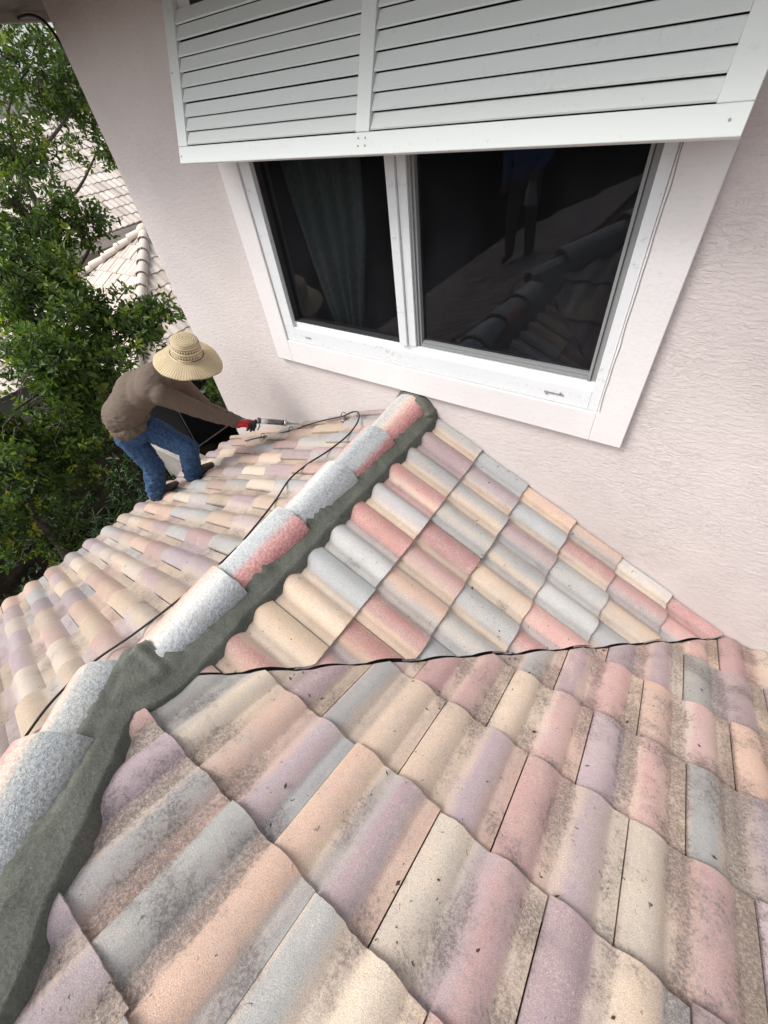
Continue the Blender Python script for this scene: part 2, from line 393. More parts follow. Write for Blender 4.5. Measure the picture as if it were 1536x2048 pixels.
# ------------------------------------------------------------------ ridge caps
def ridge_cap(p0, p1, r0, r1, cols, c2, seed, drop=.0, label=None, name='ridge_cap', parent=None, m=None, na=34, ns=14, th=.016):
    """p0 narrow end (tucked under), p1 wide exposed end"""
    r = random.Random(seed); p0 = Vector(p0); p1 = Vector(p1); d = (p1-p0).normalized(); side = d.cross(Vector((0, 0, 1))).normalized(); up = side.cross(d)
    if up.z < 0: up = -up
    # side: +1 = towards the viewer's right (positive x)
    if side.x < 0: side = -side
    mb = MB(); Ca = []; Cb = []; ph = r.uniform(0, 99)
    for layer in (0, 1):
        for i in range(ns+1):
            s = i/ns; c = p0.lerp(p1, s); rad = r0+(r1-r0)*s
            for j in range(na+1):
                a = math.pi*(1.06-1.12*j/na); ca, sa = math.cos(a), math.sin(a)
                ww = rad-(th if layer else 0)
                ee = .004*noise.noise(Vector((j*.3, ph, 1)))*(1 if i in (0, ns) else 0)
                k = 1+.012*noise.noise(Vector((ca*4+ph, sa*4, s*7)))
                if layer == 0 and i == ns: k -= .02
                P = c+d*ee+side*ca*ww*k+up*(sa*ww*.90*k)
                mb.v.append(tuple(P)); q = j/na+.03*noise.noise(Vector((s*4, q_ if False else j*.2, ph)))
                q = min(.999, max(0, (q-.14)/.80))*(len(cols)-1); n_ = int(q); w = q-n_; w = w*w*(3-2*w)
                Ca.append(lerp3(cols[n_], cols[n_+1], w)); Cb.append(c2)
    n1 = na+1; L0 = (ns+1)*n1
    for i in range(ns):
        for j in range(na):
            mb.f.append((i*n1+j, (i+1)*n1+j, (i+1)*n1+j+1, i*n1+j+1)); mb.f.append((L0+i*n1+j, L0+i*n1+j+1, L0+(i+1)*n1+j+1, L0+(i+1)*n1+j))
    for j in range(na):
        mb.f.append((ns*n1+j, L0+ns*n1+j, L0+ns*n1+j+1, ns*n1+j+1)); mb.f.append((j, j+1, L0+j+1, L0+j))
    for i in range(ns):
        mb.f.append((i*n1, L0+i*n1, L0+(i+1)*n1, (i+1)*n1)); mb.f.append((i*n1+na, (i+1)*n1+na, L0+(i+1)*n1+na, L0+i*n1+na))
    mb.m = [0]*len(mb.f)
    mb.at = {'Col': ('FLOAT_COLOR', Ca), 'Col2': ('FLOAT_COLOR', Cb)}
    o = mb.build(name, m or M_cap, parent or house, True, label)
    try: o.data.set_sharp_from_angle(angle=R_(50))
    except Exception: pass
    return o
gB = lin((142, 148, 152)); gL = lin((168, 172, 174)); pk = lin((205, 140, 134)); rd = lin((188, 112, 110)); cr = lin((206, 182, 164)); wh = lin((204, 203, 200)); gW = lin((152, 155, 154))
RX = -1.365; RZ = -1.600
capspec = [  # y near, y far, colours left->right
    (1.50, 1.99, [cr, cr, gL, cr, pk, rd, pk], wh, 'short cream and red ridge tile set against the wall'),
    (1.15, 1.585, [cr, pk, gL, gB, gL, rd, rd], wh, 'grey and red ridge tile, second one from the wall'),
    (.73, 1.215, [rd, pk, wh, gL, gB, gL, gL], wh, 'blue grey ridge tile with a thin red edge'),
    (.30, .80, [cr, wh, gL, gL, pk, rd, rd], wh, 'ridge tile with the broad red flank'),
    (-.06, .37, [pk, pk, cr, wh, gL, gB, gW], wh, 'grey ridge tile with pink left edge beside the mortar blob')]
for i, (y0, y1, cs, c2, lb) in enumerate(capspec):
    ridge_cap((RX, y0, RZ-.004), (RX, y1, RZ+.018), .116, .132, cs, c2, 50+i, label=lb)
hd = Vector((1.111, -1, .5)); hd.normalize()
def hipd(y): return .015+.145*max(0, -y-.12)
def hipc(y, dz=0):                                                  # hip axis, tucked on the left of the hip line
    x = -1.504-1.111*y; d = hipd(y); return Vector((x-.125-.67*d, y-.055-.74*d, zF(x, y)-.045+dz-.20*d))
A0 = hipc(-.37, .022); 
ridge_cap(hipc(-.46, -.012), hipc(-.16, .0), .132, .152, [pk, pk, cr, gW, gW, gB, gW, gW], wh, 71, label='stubby grey hip tile just below the junction')
ridge_cap(hipc(-.82, .0), hipc(-.365, .034), .134, .170, [rd, pk, pk, cr, gW, gB, gW, gW, gW], wh, 72, label='large grey hip tile nearest the viewer')
ridge_cap(hipc(-1.22, .018), hipc(-.76, .045), .140, .162, [pk, pk, cr, gL, gW, gL, cr], wh, 73, label='hip tile cut by the left edge of the photo')

# ------------------------------------------------------------------ mortar bed
def mortar():
    line = [Vector((RX, 2.2, 0)), Vector((RX, -.13, 0))]
    for y in (-.17, -.4, -.7, -1.0, -1.35):
        p = hipc(y); p.z = 0; line.append(p)
    def lat(q):                                                      # distance to the right of the cap axis, run along it
        best = (9, 0, 0); run = 0
        for a, b in zip(line, line[1:]):
            d = b-a; L_ = d.length; d = d/L_; k = max(0, min(L_, (q-a).dot(d))); e = (q-(a+d*k)); dist = e.length
            if dist < abs(best[0]): best = (math.copysign(dist, e.dot(Vector((-d.y, d.x, 0)))), run+k, q.y)
            run += L_
        return best
    st_ = .0075; mb = MB(); idx = {}; cells = {}
    nx_, ny_ = int(1.5/st_), int(3.45/st_)
    for i in range(nx_+1):
        x = -1.47+i*st_
        for j in range(ny_+1):
            y = 1.992-j*st_
            if y > -.1 and x > -1.0: continue
            if y < -.3 and x < -1.30-.9*(y+.3)*-1*-1-.35: continue
            q = Vector((x, y, 0)); t, run, _ = lat(q)
            if t < (.05 if y > -.03 else -.03) or t > .36: continue
            hipf = max(0, min(1, (-.05-y)/.25)); jn = math.exp(-((y+.13)/.13)**2); s = run*1.0
            wid = .185+(.004+hipd(min(y, -.1)+.055))*hipf+.03*jn+.010*noise.noise(Vector((s*9, .3, 1)))+.005*noise.noise(Vector((s*34, 2.2, 1)))
            base = min(max(zF(x, y), zR(x, y)), zL(x, y)+.05)
            side_h = .052-.004*hipf+.016*noise.noise(Vector((s*5, 7, 7)))+.014*noise.noise(Vector((s*31, 7, 3)))+.012*jn
            k = max(0, min(1, (t-.095-.03*hipf)/.05)); k = k*k*(3-2*k)
            h = side_h*(1-k)+(.050+.014*hipf)*k
            if t > .12: h -= .05*(t-.12)
            h -= 2.2*max(0, t-wid)
            h += .0025*noise.noise(q*6)+.0010*noise.noise(q*30)
            if h < -.05: continue
            idx[(i, j)] = len(mb.v); mb.v.append((x, y, base+h))
    for (i, j), v in idx.items():
        o_ = [idx.get(c) for c in ((i, j+1), (i+1, j+1), (i+1, j))]
        if None not in o_: mb.f.append((v, *o_)); mb.m.append(0)
    mb.build('mortar_bed', M_mortar, house, True)
    # mound closing the ridge junction
    blend('mortar_patch', [('c', Vector((RX-.09, -.105, RZ-.005)), .055, Vector((RX-.02, -.12, RZ+.050)), .060), ('c', Vector((RX-.02, -.12, RZ+.062)), .066, Vector((RX+.11, -.13, RZ-.03)), .066)], .007, M_mortar, house, 20,
        lambda p: .004*noise.noise(p*9)+.002*noise.noise(p*26), 'mortar mound closing the junction of the ridge tiles')
    # collar against the wall
    co = MB(); vs = []; na = 48; nr = 8
    for i in range(na+1):
        a = math.pi*(1.04-1.12*i/na); rr = .145+.012*noise.noise(Vector((i*.35, 0, 4)))+(.035 if a < 1.1 else 0)*(1.1-a)
        for j in range(nr+1):
            b_ = math.pi*.5*j/nr
            rad = rr-.055+.055*math.cos(b_*1.0)-0.0; yy = 1.998-.05*math.sin(b_)*(1+.25*noise.noise(Vector((i*.3, j*.4, 2)))) - (.03 if a < 1.2 else 0)
            if j == nr: rad = rr-.07
            vs.append((RX+math.cos(a)*rad, yy if j else 1.999, RZ+math.sin(a)*rad*.95+.01))
    co.add(vs, [(i*(nr+1)+j, i*(nr+1)+j+1, (i+1)*(nr+1)+j+1, (i+1)*(nr+1)+j) for i in range(na) for j in range(nr)])
    co.build('mortar_collar', M_mortar, house, True, 'fresh mortar packed round the top ridge tile at the wall')

db = MB(); rr_ = random.Random(77)
for _ in range(150):
    k = rr_.random()
    if k < .55: t = rr_.random(); x = -1.1+1.9*t+rr_.gauss(0, .03); y = x+1.156+rr_.gauss(0, .025)-.01
    else: x = rr_.uniform(-.6, 1.1); y = rr_.uniform(-.2, 1.4)
    z = max(zF(x, y), zR(x, y))+(.022 if k >= .55 else .010); a = rr_.uniform(0, 6.28); l = rr_.uniform(.003, .011); w = l*rr_.uniform(.25, .6)
    if k >= .55: z += .012
    u_ = Vector((math.cos(a), math.sin(a), 0)); v_ = Vector((-math.sin(a), math.cos(a), .2)); c = Vector((x, y, z))
    db.add([c-u_*l, c-v_*w, c+u_*l, c+v_*w, c+Vector((0, 0, .003))], [(0, 1, 4), (1, 2, 4), (2, 3, 4), (3, 0, 4), (3, 2, 1, 0)])
tag(db.build('leaf_litter', mat('dry_leaf_bits', (.06, .04, .025), .9)), 'crumbs of dry leaf litter in the valley and on the stained tiles', 'leaf litter', kind='stuff')

# ------------------------------------------------------------------ walls, window, shutter
WY = 2.0; WXL = -3.765; OX0, OX1, OZ0, OZ1 = -2.43, -.25, -1.285, .36
wl = MB()
wl.box(WXL, OX0, WY, WY+.16, GZ, 1.2); wl.box(OX1, 5.0, WY, WY+.16, GZ, 1.2)
wl.box(OX0, OX1, WY, WY+.16, GZ, OZ0); wl.box(OX0, OX1, WY, WY+.16, OZ1, 1.2)
wl.box(WXL, WXL+.16, WY+.16, 9, GZ, 1.2)
wl.build('wall', M_stucco, house)
w2 = MB(); w2.box(-3.72, -3.6, -5.4, 1.998, GZ, zL(-3.7, 0)-.10); w2.build('lower_wall', M_stucco, house)
so_ = MB()
so_.box(-4.25, 5.2, 1.35, 1.998, .50, .56); so_.box(-4.25, WXL-.002, 1.9985, 9, .50, .56)
so_.build('soffit', M_soffit, house)
fa = MB(); fa.box(-4.32, 5.2, 1.30, 1.349, .46, .70); fa.box(-4.32, -4.251, 1.35, 9, .46, .70); fa.build('fascia', M_fascia, house)
tr = MB(); ty0, ty1 = WY-.035, WY-.0005
tr.box(-2.595, OX0-.001, ty0, ty1, -1.45, .45); tr.box(OX1+.001, -.094, ty0, ty1, -1.45, .45); tr.box(OX0-.001, OX1+.001, ty0, ty1, -1.45, OZ0-.001); tr.box(OX0-.001, OX1+.001, ty0, ty1, OZ1, .45)
tr.build('window_surround', M_trimst, house, bevel=.004)
wf = MB(); fy0, fy1 = WY-.022, WY+.075
fx0, fx1, fz0, fz1 = OX0+.002, OX1-.002, OZ0+.002, OZ1-.002
GX = [(-2.338, -1.425), (-1.318, -.297)]; GZ0, GZ1 = -1.150, .27
wf.box(fx0, GX[0][0], fy0, fy1, fz0, fz1); wf.box(GX[1][1], fx1, fy0, fy1, fz0, fz1)
wf.box(GX[0][0], GX[1][1], fy0, fy1, fz0, GZ0-.03); wf.box(GX[0][0], GX[1][1], fy0, fy1, GZ1, fz1)
wf.box(GX[0][0], GX[1][1], fy0+.025, fy1, GZ0-.03, GZ0)
win = wf.build('window', M_white, house, bevel=.003, label='two pane window in a chipped white frame')
ml = MB(); ml.box(GX[0][1], -1.372, fy0+.004, fy1-.002, GZ0+.001, GZ1-.001); ml.box(-1.370, GX[1][0], fy0+.018, fy1-.002, GZ0+.001, GZ1-.001)
ml.build('mullion', M_white, win, bevel=.003)
ss = MB(); a0, a1 = GX[1]; sy0, sy1 = fy0+.030, fy1-.004; zz0, zz1 = GZ0+.002, GZ1-.002
ss.box(a0+.001, a0+.016, sy0, sy1, zz0, zz1); ss.box(a0+.017, a0+.030, sy0+.010, sy1, zz0, zz1)
ss.box(a1-.028, a1-.001, sy0+.006, sy1, zz0, zz1); ss.box(a1-.043, a1-.030, sy0-.004, sy1, zz0, zz1)
ss.box(a0+.031, a1-.044, sy0+.006, sy1, zz0, zz0+.016); ss.box(a0+.031, a1-.044, sy0+.014, sy1, zz0+.0165, zz0+.03); ss.box(a0+.031, a1-.044, sy0, sy1, zz1-.03, zz1)
ss.build('sash', M_greyal, win, bevel=.0015, label='grey aluminium sash of the right pane')
s3 = MB(); b0, b1 = GX[0]
s3.box(b0+.001, b0+.010, sy0, sy1, zz0, zz1); s3.box(b1-.009, b1-.001, sy0, sy1, zz0, zz1); s3.box(b0+.011, b1-.010, sy0, sy1, zz0, zz0+.010)
s3.build('gasket', mat('dark_gasket', (.03, .03, .03), .6), win)
for (x0, x1) in ((GX[0][0]+.011, GX[0][1]-.010), (GX[1][0]+.031, GX[1][1]-.044)):
    p = MB(); yy = WY+.045; p.add([(x0, yy, zz0+.01), (x1, yy, zz0+.01), (x1, yy, zz1-.01), (x0, yy, zz1-.01)], [(0, 1, 2, 3)])
    p.build('window_pane', M_glass, win)
for (hx, wd) in ((-2.21, .05), (-.475, .10)):
    w = MB(); hz = -1.235
    w.box(hx-wd/2, hx+wd/2, fy0-.004, fy0-.0005, hz-.004, hz+.004)
    if wd > .06:
        w.box(hx-wd*.42, hx-wd*.30, fy0-.006, fy0-.0005, hz-.011, hz-.0045); w.box(hx+wd*.28, hx+wd*.36, fy0-.006, fy0-.0005, hz+.0045, hz+.012)
    w.build('weep_slot', M_greyal, win)
# caulk line, cracked, along the right of the frame
ck = MB(); pts = []
for i in range(60):
    z = -1.27+i*.024; pts.append((OX1+.010+.006*noise.noise(Vector((z*9, 0, 0))), ty0-.001, z))
ck.tube(pts, .0022, 5); ck.build('caulk_bead', mat('old_caulk', (.33, .32, .31), .8), win)

# shutter: leans out from its top hinge
sh_bot = Vector((0, 1.732, -.231)); sh_top = Vector((0, 1.975, .40)); sdir = (sh_top-sh_bot); SL = sdir.length; sdir.normalize()
sn = Vector((1, 0, 0)).cross(sdir)
if sn.y > 0: sn = -sn
def sm(x, s, n): return Vector((x, sh_bot.y, sh_bot.z))+sdir*s+sn*n
def sbox(mb, x0, x1, s0, s1, n0, n1, tilt=0):
    vs = []
    for n_ in (n0, n1):
        for s in (s0, s1):
            for x in (x0, x1): vs.append(sm(x, s, n_+(tilt*(1 if s == s0 else -1))))
    mb.add(vs, [(0, 1, 3, 2), (4, 6, 7, 5), (0, 4, 5, 1), (1, 5, 7, 3), (3, 7, 6, 2), (2, 6, 4, 0)])
shut = empty('shutter', (-1.34, 1.975, .4), None, None); shut.parent = house; shut.matrix_parent_inverse = Matrix.Translation(-house.location)
del_keys = [k for k in shut.keys()]; shut['label'] = 'pale green louvred storm shutter propped open above the window'
def shut_build(mb, name, m, label=None, bevel=.0025):
    o = mb.build(name, m, None, False, label, bevel); o.parent = shut; o.matrix_parent_inverse = Matrix.Translation(-Vector((-1.34, 1.975, .4))); return o
SX0, SX1, SC0, SC1 = -2.595, -.083, -1.386, -1.318
fb = MB()
sbox(fb, SX0, SX1, 0, .070, -.022, .004); sbox(fb, SX0, SX0+.078, .0705, SL, -.022, .004); sbox(fb, SX1-.085, SX1, .0705, SL, -.022, .004)
sbox(fb, SX0+.079, SX1-.086, SL-.06, SL, -.022, .004)
shut_build(fb, 'shutter_frame', M_shut)
cb = MB(); sbox(cb, SC0, SC1, .0705, SL-.061, -.020, .007)
for (a_, b_) in ((-.02, .035), (.02, .035), (-.02, .052), (.02, .052)): pass
shut_build(cb, 'centre_stile', M_shut)
for (x0, x1, pit, nn) in ((SX0+.079, SC0-.001, .0545, 10), (SC1+.001, SX1-.086, .0545, 10)):
    lv = MB()
    for k in range(nn):
        s0 = .073+k*pit; s1 = s0+pit+.004
        if s1 > SL-.062: break
        for _ in (0,):
            j1, j2 = rnd.gauss(0, .0007), rnd.gauss(0, .0007)
            vs = []
            prof_ = [(s0+.004, -.006), (s0+.003, -.002), (s0+.007, .0015), (s1-.0022, -.0130), (s1-.0005, -.0160), (s0+.008, -.0080)]
            ns_ = 14
            for i in range(ns_+1):
                x = x0+(x1-x0)*i/ns_; wv = .0006*noise.noise(Vector((x*2, k*3.1, 0)))
                for (s_, n_) in prof_: vs.append(sm(x, s_+j1+wv, n_+j2))
            m6 = 6
            fs = [(i*m6+j, i*m6+(j+1) % m6, (i+1)*m6+(j+1) % m6, (i+1)*m6+j) for i in range(ns_) for j in range(m6)]
            fs += [tuple(range(m6-1, -1, -1)), tuple(ns_*m6+j for j in range(m6))]
            lv.add(vs, fs)
    shut_build(lv, 'louvre_panel', M_shut, bevel=0)
bk = MB(); sbox(bk, SX0+.03, SX1-.06, .05, SL-.05, -.034, -.030); shut_build(bk, 'shade_backing', mat('louvre_gap_shade', (.03, .03, .03), .9), bevel=0)  # dark sheet added behind the louvres, its colour standing for shade in the gaps
for x, s_ in [(x, q) for x in (SC0+.015, SC0+.05) for q in (.028, .052)]+[(SX0+.02, .03), (SX1-.04, .035), (SX0+.02, .35), (SX1-.045, .33)]:
    scw = MB(); c = sm(x, s_, .0045); scw.tube([c, c+sn*.002], .0035, 8); shut_build(scw, 'screw', M_greyal, bevel=0)
# thin wire at the shutter's top left
# ------------------------------------------------------------------ room behind the window and curtain
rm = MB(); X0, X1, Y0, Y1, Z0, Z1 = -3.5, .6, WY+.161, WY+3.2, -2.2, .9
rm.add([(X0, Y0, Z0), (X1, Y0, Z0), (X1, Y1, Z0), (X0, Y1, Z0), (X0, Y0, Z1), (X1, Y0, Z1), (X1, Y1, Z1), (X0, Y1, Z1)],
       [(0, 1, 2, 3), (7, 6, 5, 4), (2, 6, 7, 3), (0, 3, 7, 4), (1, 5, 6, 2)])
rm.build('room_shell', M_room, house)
cu = MB(); vs = []; nx, nz = 60, 24
for j in range(nz+1):
    t = j/nz; z = .35-1.66*t                                            # gathers towards a tie-back low down
    xa = -2.42+.30*t**2.2; xb = -1.68-.14*t-.22*max(0, t-.6)
    for i in range(nx+1):
        s = i/nx; x = xa+(xb-xa)*s
        y = WY+.22+.028*math.sin(s*30+t*1.5)*(1-.3*t)+.015*math.sin(s*11+2)
        vs.append((x, y, z))
cu.add(vs, [(j*(nx+1)+i, j*(nx+1)+i+1, (j+1)*(nx+1)+i+1, (j+1)*(nx+1)+i) for j in range(nz) for i in range(nx)])
o = cu.build('curtain', noisy('green_curtain_cloth', (.19, .215, .195), (.23, .255, .23), 40), None, True)
md = o.modifiers.new('t', 'SOLIDIFY'); md.thickness = .003
tag(o, 'grey green curtain hanging behind the left window pane', 'curtain')

# ------------------------------------------------------------------ cables
def smooth_path(pts, n=6):
    pts = [Vector(p) for p in pts]; out = []
    for i in range(len(pts)-1):
        p0, p1, p2, p3 = pts[max(i-1, 0)], pts[i], pts[i+1], pts[min(i+2, len(pts)-1)]
        for k in range(n):
            t = k/n; out.append(.5*((2*p1)+(-p0+p2)*t+(2*p0-5*p1+4*p2-p3)*t*t+(-p0+3*p1-3*p2+p3)*t**3))
    out.append(pts[-1]); return out
lp = lambda x, y, h=.055: (x, y, zL(x, y)+h)
ca = MB()
pts = [(-1.25, -.62, -1.33), lp(-1.50, -.56, .09), lp(-1.60, -.42, .09), lp(-1.64, -.24, .08), lp(-1.60, -.04, .06), lp(-1.55, .216), lp(-1.54, .462), lp(-1.56, .603), lp(-1.66, .904), lp(-1.77, 1.132), lp(-1.76, 1.30), lp(-1.70, 1.434),
       lp(-1.67, 1.61), lp(-1.70, 1.776, .07), lp(-1.78, 1.89, .09), lp(-1.90, 1.95, .08), lp(-2.02, 1.96), lp(-2.22, 1.95), lp(-2.41, 1.92), lp(-2.55, 1.87), lp(-2.83, 1.84), lp(-3.07, 1.83), lp(-3.33, 1.80)]
ca.tube(smooth_path(pts, 7), .0055, 8)
tag(ca.build('power_cable', M_dark, None, True), 'black cable lying along the ridge and looping back beside the wall', 'cable')
for i, (x, y) in enumerate(((-2.0, 1.955), (-2.60, 1.87), (-3.02, 1.83))):
    cl = MB(); c = Vector(lp(x, y, .055))
    cl.tube(smooth_path([c+Vector((-.03, -.02, -.02)), c+Vector((-.02, .0, .02)), c+Vector((.0, .01, .028)), c+Vector((.02, .0, .01)), c+Vector((.01, -.03, -.03)), c+Vector((-.02, -.035, -.03))], 5), .004, 6)
    cl.box(c.x-.008, c.x+.008, c.y-.008, c.y+.008, c.z-.03, c.z+.006)
    lab = ['cable clip at the loop by the ridge', 'cable clip under the caulking gun nozzle', 'cable clip nearest the gloved hand'][i]
    tag(cl.build('cable_clip', mat('clip_plastic', (.10, .10, .10), .5), None), lab, 'clip', 'clips holding the cable')
cc = MB()
cc.tube(smooth_path([(-4.42, 2.10, .47), (-4.25, 2.06, .475), (-4.04, 2.03, .462), (-3.92, 2.03, .43), (-3.85, 2.03, .364), (-3.80, 2.03, .218), (-3.785, 2.03, -.03), (-3.79, 2.04, -.7), (-3.80, 2.05, -1.5), (-3.84, 2.05, -2.05), (-3.90, 2.05, -2.2), (-3.90, 2.05, -2.36), (-3.84, 2.05, -2.45), (-3.80, 2.05, -3.2)], 6), .009, 8)
tag(cc.build('wall_cable', M_dark, None, True), 'thick black cable drooping from the eave down the wall corner', 'cable')

# ------------------------------------------------------------------ blended bodies (voxel union of tapered limbs)
def cone_prim(mb, p0, r0, p1, r1, n=14):
    p0, p1 = Vector(p0), Vector(p1); d = p1-p0; Ld = d.length; dn = d.normalized()
    pts = []; rs = []
    for k in range(5): a = math.pi/2*(1-k/5); pts.append(p0-dn*r0*math.sin(a)); rs.append(max(1e-4, r0*math.cos(a)))
    pts.append(p0); rs.append(r0); pts.append(p1); rs.append(r1)
    for k in range(1, 6): a = math.pi/2*k/5; pts.append(p1+dn*r1*math.sin(a)); rs.append(max(1e-4, r1*math.cos(a)))
    mb.tube(pts, rs, n)
def ell_prim(mb, c, ax, n=14):
    c = Vector(c); vs = []; m_ = n
    for i in range(1, m_):
        th = math.pi*i/m_
        for j in range(2*n):
            ph = math.pi*j/n; v = ax[0]*(math.sin(th)*math.cos(ph))+ax[1]*(math.sin(th)*math.sin(ph))+ax[2]*math.cos(th); vs.append(c+v)
    k = len(vs); vs += [c+ax[2], c-ax[2]]; w = 2*n
    fs = [(i*w+j, (i+1)*w+j, (i+1)*w+(j+1) % w, i*w+(j+1) % w) for i in range(m_-2) for j in range(w)]
    fs += [(k, j, (j+1) % w) for j in range(w)]+[(k+1, (m_-2)*w+(j+1) % w, (m_-2)*w+j) for j in range(w)]
    mb.add(vs, fs)
def frame(zv, xv):
    z = Vector(zv).normalized(); x = Vector(xv); x = (x-z*x.dot(z)).normalized(); return x, z.cross(x), z
def blend(name, prims, voxel, mats, parent, sm_it=4, wrinkle=None, label=None, matfn=None, cut=None):
    mb = MB()
    for p in prims:
        if p[0] == 'c': cone_prim(mb, *p[1:])
        else: ell_prim(mb, p[1], p[2])
    me = bpy.data.meshes.new('tmp'); me.from_pydata(mb.v, [], mb.f); me.update()
    bm = bmesh.new(); bm.from_mesh(me); bmesh.ops.recalc_face_normals(bm, faces=bm.faces); bm.to_mesh(me); bm.free()
    o = bpy.data.objects.new('tmp', me); COL.objects.link(o)
    r = o.modifiers.new('r', 'REMESH'); r.mode = 'VOXEL'; r.voxel_size = voxel
    s = o.modifiers.new('s', 'SMOOTH'); s.iterations = sm_it; s.factor = .6
    bpy.context.view_layer.update()
    ev = o.evaluated_get(bpy.context.evaluated_depsgraph_get()); nm = bpy.data.meshes.new_from_object(ev)
    bpy.data.objects.remove(o); nm.name = name; nm.materials.clear()
    for m in (mats if isinstance(mats, (list, tuple)) else [mats]): nm.materials.append(m)
    if wrinkle:
        ns_ = [v.normal.copy() for v in nm.vertices]
        for v, n_ in zip(nm.vertices, ns_): v.co = v.co+n_*wrinkle(v.co)
    if matfn:
        for f in nm.polygons: f.material_index = matfn(f.center)
    nm.polygons.foreach_set('use_smooth', [True]*len(nm.polygons)); nm.update()
    return link(name, nm, parent, label)
def ridged(p, sc, a, stretch=Vector((1, 1, 1))):
    q = Vector((p.x*stretch.x, p.y*stretch.y, p.z*stretch.z))*sc
    return a*(1-2*abs(noise.noise(q)))*.6+a*.5*noise.noise(q*2.3)
def strands(c, fwd, up, rad, name, m, parent, n=260, seed=1, back=.35):
    """short hair: tapered locks rooted on the skull"""
    r = random.Random(seed); mb = MB(); X, Y, Z = frame(up, fwd)
    for _ in range(n):
        th = r.uniform(0, 1.9); ph = r.uniform(-math.pi, math.pi)
        if math.cos(ph)*math.sin(th) > .55 and th > .75: continue
        d = X*math.sin(th)*math.cos(ph)+Y*math.sin(th)*math.sin(ph)+Z*math.cos(th)
        p = Vector(c)+d*rad; q = p+d*.006-Z*.02*math.sin(th)+Vector((r.gauss(0, .004), r.gauss(0, .004), 0))
        mb.tube([p-d*.008, p.lerp(q, .5)+d*.004, q], [.006, .005, .0012], 4)
    return mb.build(name, m, parent, True)

mortar()
M_skin = noisy('tanned_skin', (.30, .16, .10), (.36, .20, .13), 30, .55, .1, .001)
M_shirt = noisy('taupe_shirt', (.125, .095, .074), (.150, .115, .090), 90, .9, .2, .001)
M_jean = noisy('blue_denim', (.022, .052, .115), (.045, .092, .185), 45, .9, .35, .002, stretch=(1, 1, .6))
M_boot = noisy('muddy_leather', (.07, .052, .038), (.15, .115, .08), 22, .8, .6, .004)
M_sole = mat('boot_sole', (.035, .03, .025), .8)
M_gred = noisy('red_knit_glove', (.42, .012, .02), (.52, .025, .03), 120, .8, .3, .001)
M_gblk = noisy('black_latex', (.015, .015, .016), (.03, .03, .03), 60, .5, .2, .001)
M_hair = mat('dark_hair', (.02, .014, .01), .6)
def straw_material():
    m = mat('woven_straw', rough=.75, spec=.3); g = G(m)
    u = g.attr('hu', 'Fac'); v = g.attr('hv', 'Fac')
    a = g.math('SINE', g.math('MULTIPLY', v, 2*math.pi)); b = g.math('SINE', g.math('MULTIPLY', u, 2*math.pi))
    w = g.math('ADD', g.math('MULTIPLY', a, .6), g.math('MULTIPLY', b, .35))
    co = g.coord(); n_ = g.noise(co, 140, 3, .6)
    c = g.mix(g.step(g.math('ADD', w, g.math('MULTIPLY', n_, .8)), -.3, 1.0), lin((160, 138, 102)), lin((224, 208, 176)))
    g.base(c); g.normal(g.bump(w, .7, .003)); return m
M_straw = straw_material()

def rz(x, y): return zL(x, y)
# ---- worker on the left slope
pw = empty('person', (-3.55, 1.0, rz(-3.55, 1.0)), 'worker in straw hat, taupe shirt and jeans bending towards the wall on the roof', 'person')
Vv = Vector
hipR, kneR, ankR = Vv((-3.62, .965, -1.90)), Vv((-3.56, .985, -2.20)), Vv((-3.63, .885, -2.50))
hipL, kneL, ankL = Vv((-3.52, 1.13, -1.89)), Vv((-3.28, 1.235, -2.09)), Vv((-3.42, 1.20, -2.44))
pel = Vv((-3.57, 1.045, -1.85)); lum = Vv((-3.555, 1.055, -1.69)); che = Vv((-3.40, 1.16, -1.52)); upp = Vv((-3.22, 1.27, -1.43)); nek = Vv((-3.09, 1.36, -1.38)); hed = Vv((-2.985, 1.445, -1.325))
shR, elR, wrR = Vv((-3.10, 1.19, -1.47)), Vv((-3.03, 1.40, -1.73)), Vv((-2.93, 1.58, -1.935))
shL, elL, wrL = Vv((-3.25, 1.42, -1.53)), Vv((-3.26, 1.55, -1.86)), Vv((-2.99, 1.68, -2.01))
fwd = Vv((.75, .60, -.12)).normalized()
acr = Vv((-.62, .78, 0)).normalized()                               # from his right side to his left side
def limb(a, b, c, r): return [('c', a, r[0], b, r[1]), ('c', b, r[1], c, r[2])]
def tor(c, spine, w, d, h):
    x, y, z = frame(spine, acr); return ('e', c, (x*w, y*d, z*h))
# continuous body under the clothes
hx, hy, hz = frame(Vv((.30, .22, .95)), Vv((.75, .62, -.55)))       # head frame: up, face direction
head = [('e', hed+hz*.03, (hx*.092, hy*.076, hz*.105)), ('e', hed+hx*.035-hz*.045, (hx*.052, hy*.052, hz*.055)),
        ('e', hed+hx*.098-hz*.012, (hx*.022, hy*.013, hz*.022)), ('c', hed+hx*.088-hz*.045+hy*.018, .008, hed+hx*.088-hz*.045-hy*.018, .008),
        ('e', hed+hy*.076-hz*.005, (hx*.018, hy*.008, hz*.028)), ('e', hed-hy*.076-hz*.005, (hx*.018, hy*.008, hz*.028)),
        ('c', nek-Vv((.04, .03, .02)), .058, hed-hx*.02-hz*.03, .052)]
body = head+[tor(upp, upp-che, .15, .09, .12), tor(che, che-lum, .145, .10, .16), tor(lum, che-lum, .125, .095, .15), tor(pel, lum-pel, .145, .105, .12)]
body += limb(shR, elR, wrR, (.045, .036, .026))+limb(shL, elL, wrL, (.045, .036, .026))+limb(hipR, kneR, ankR, (.075, .052, .036))+limb(hipL, kneL, ankL, (.075, .052, .036))
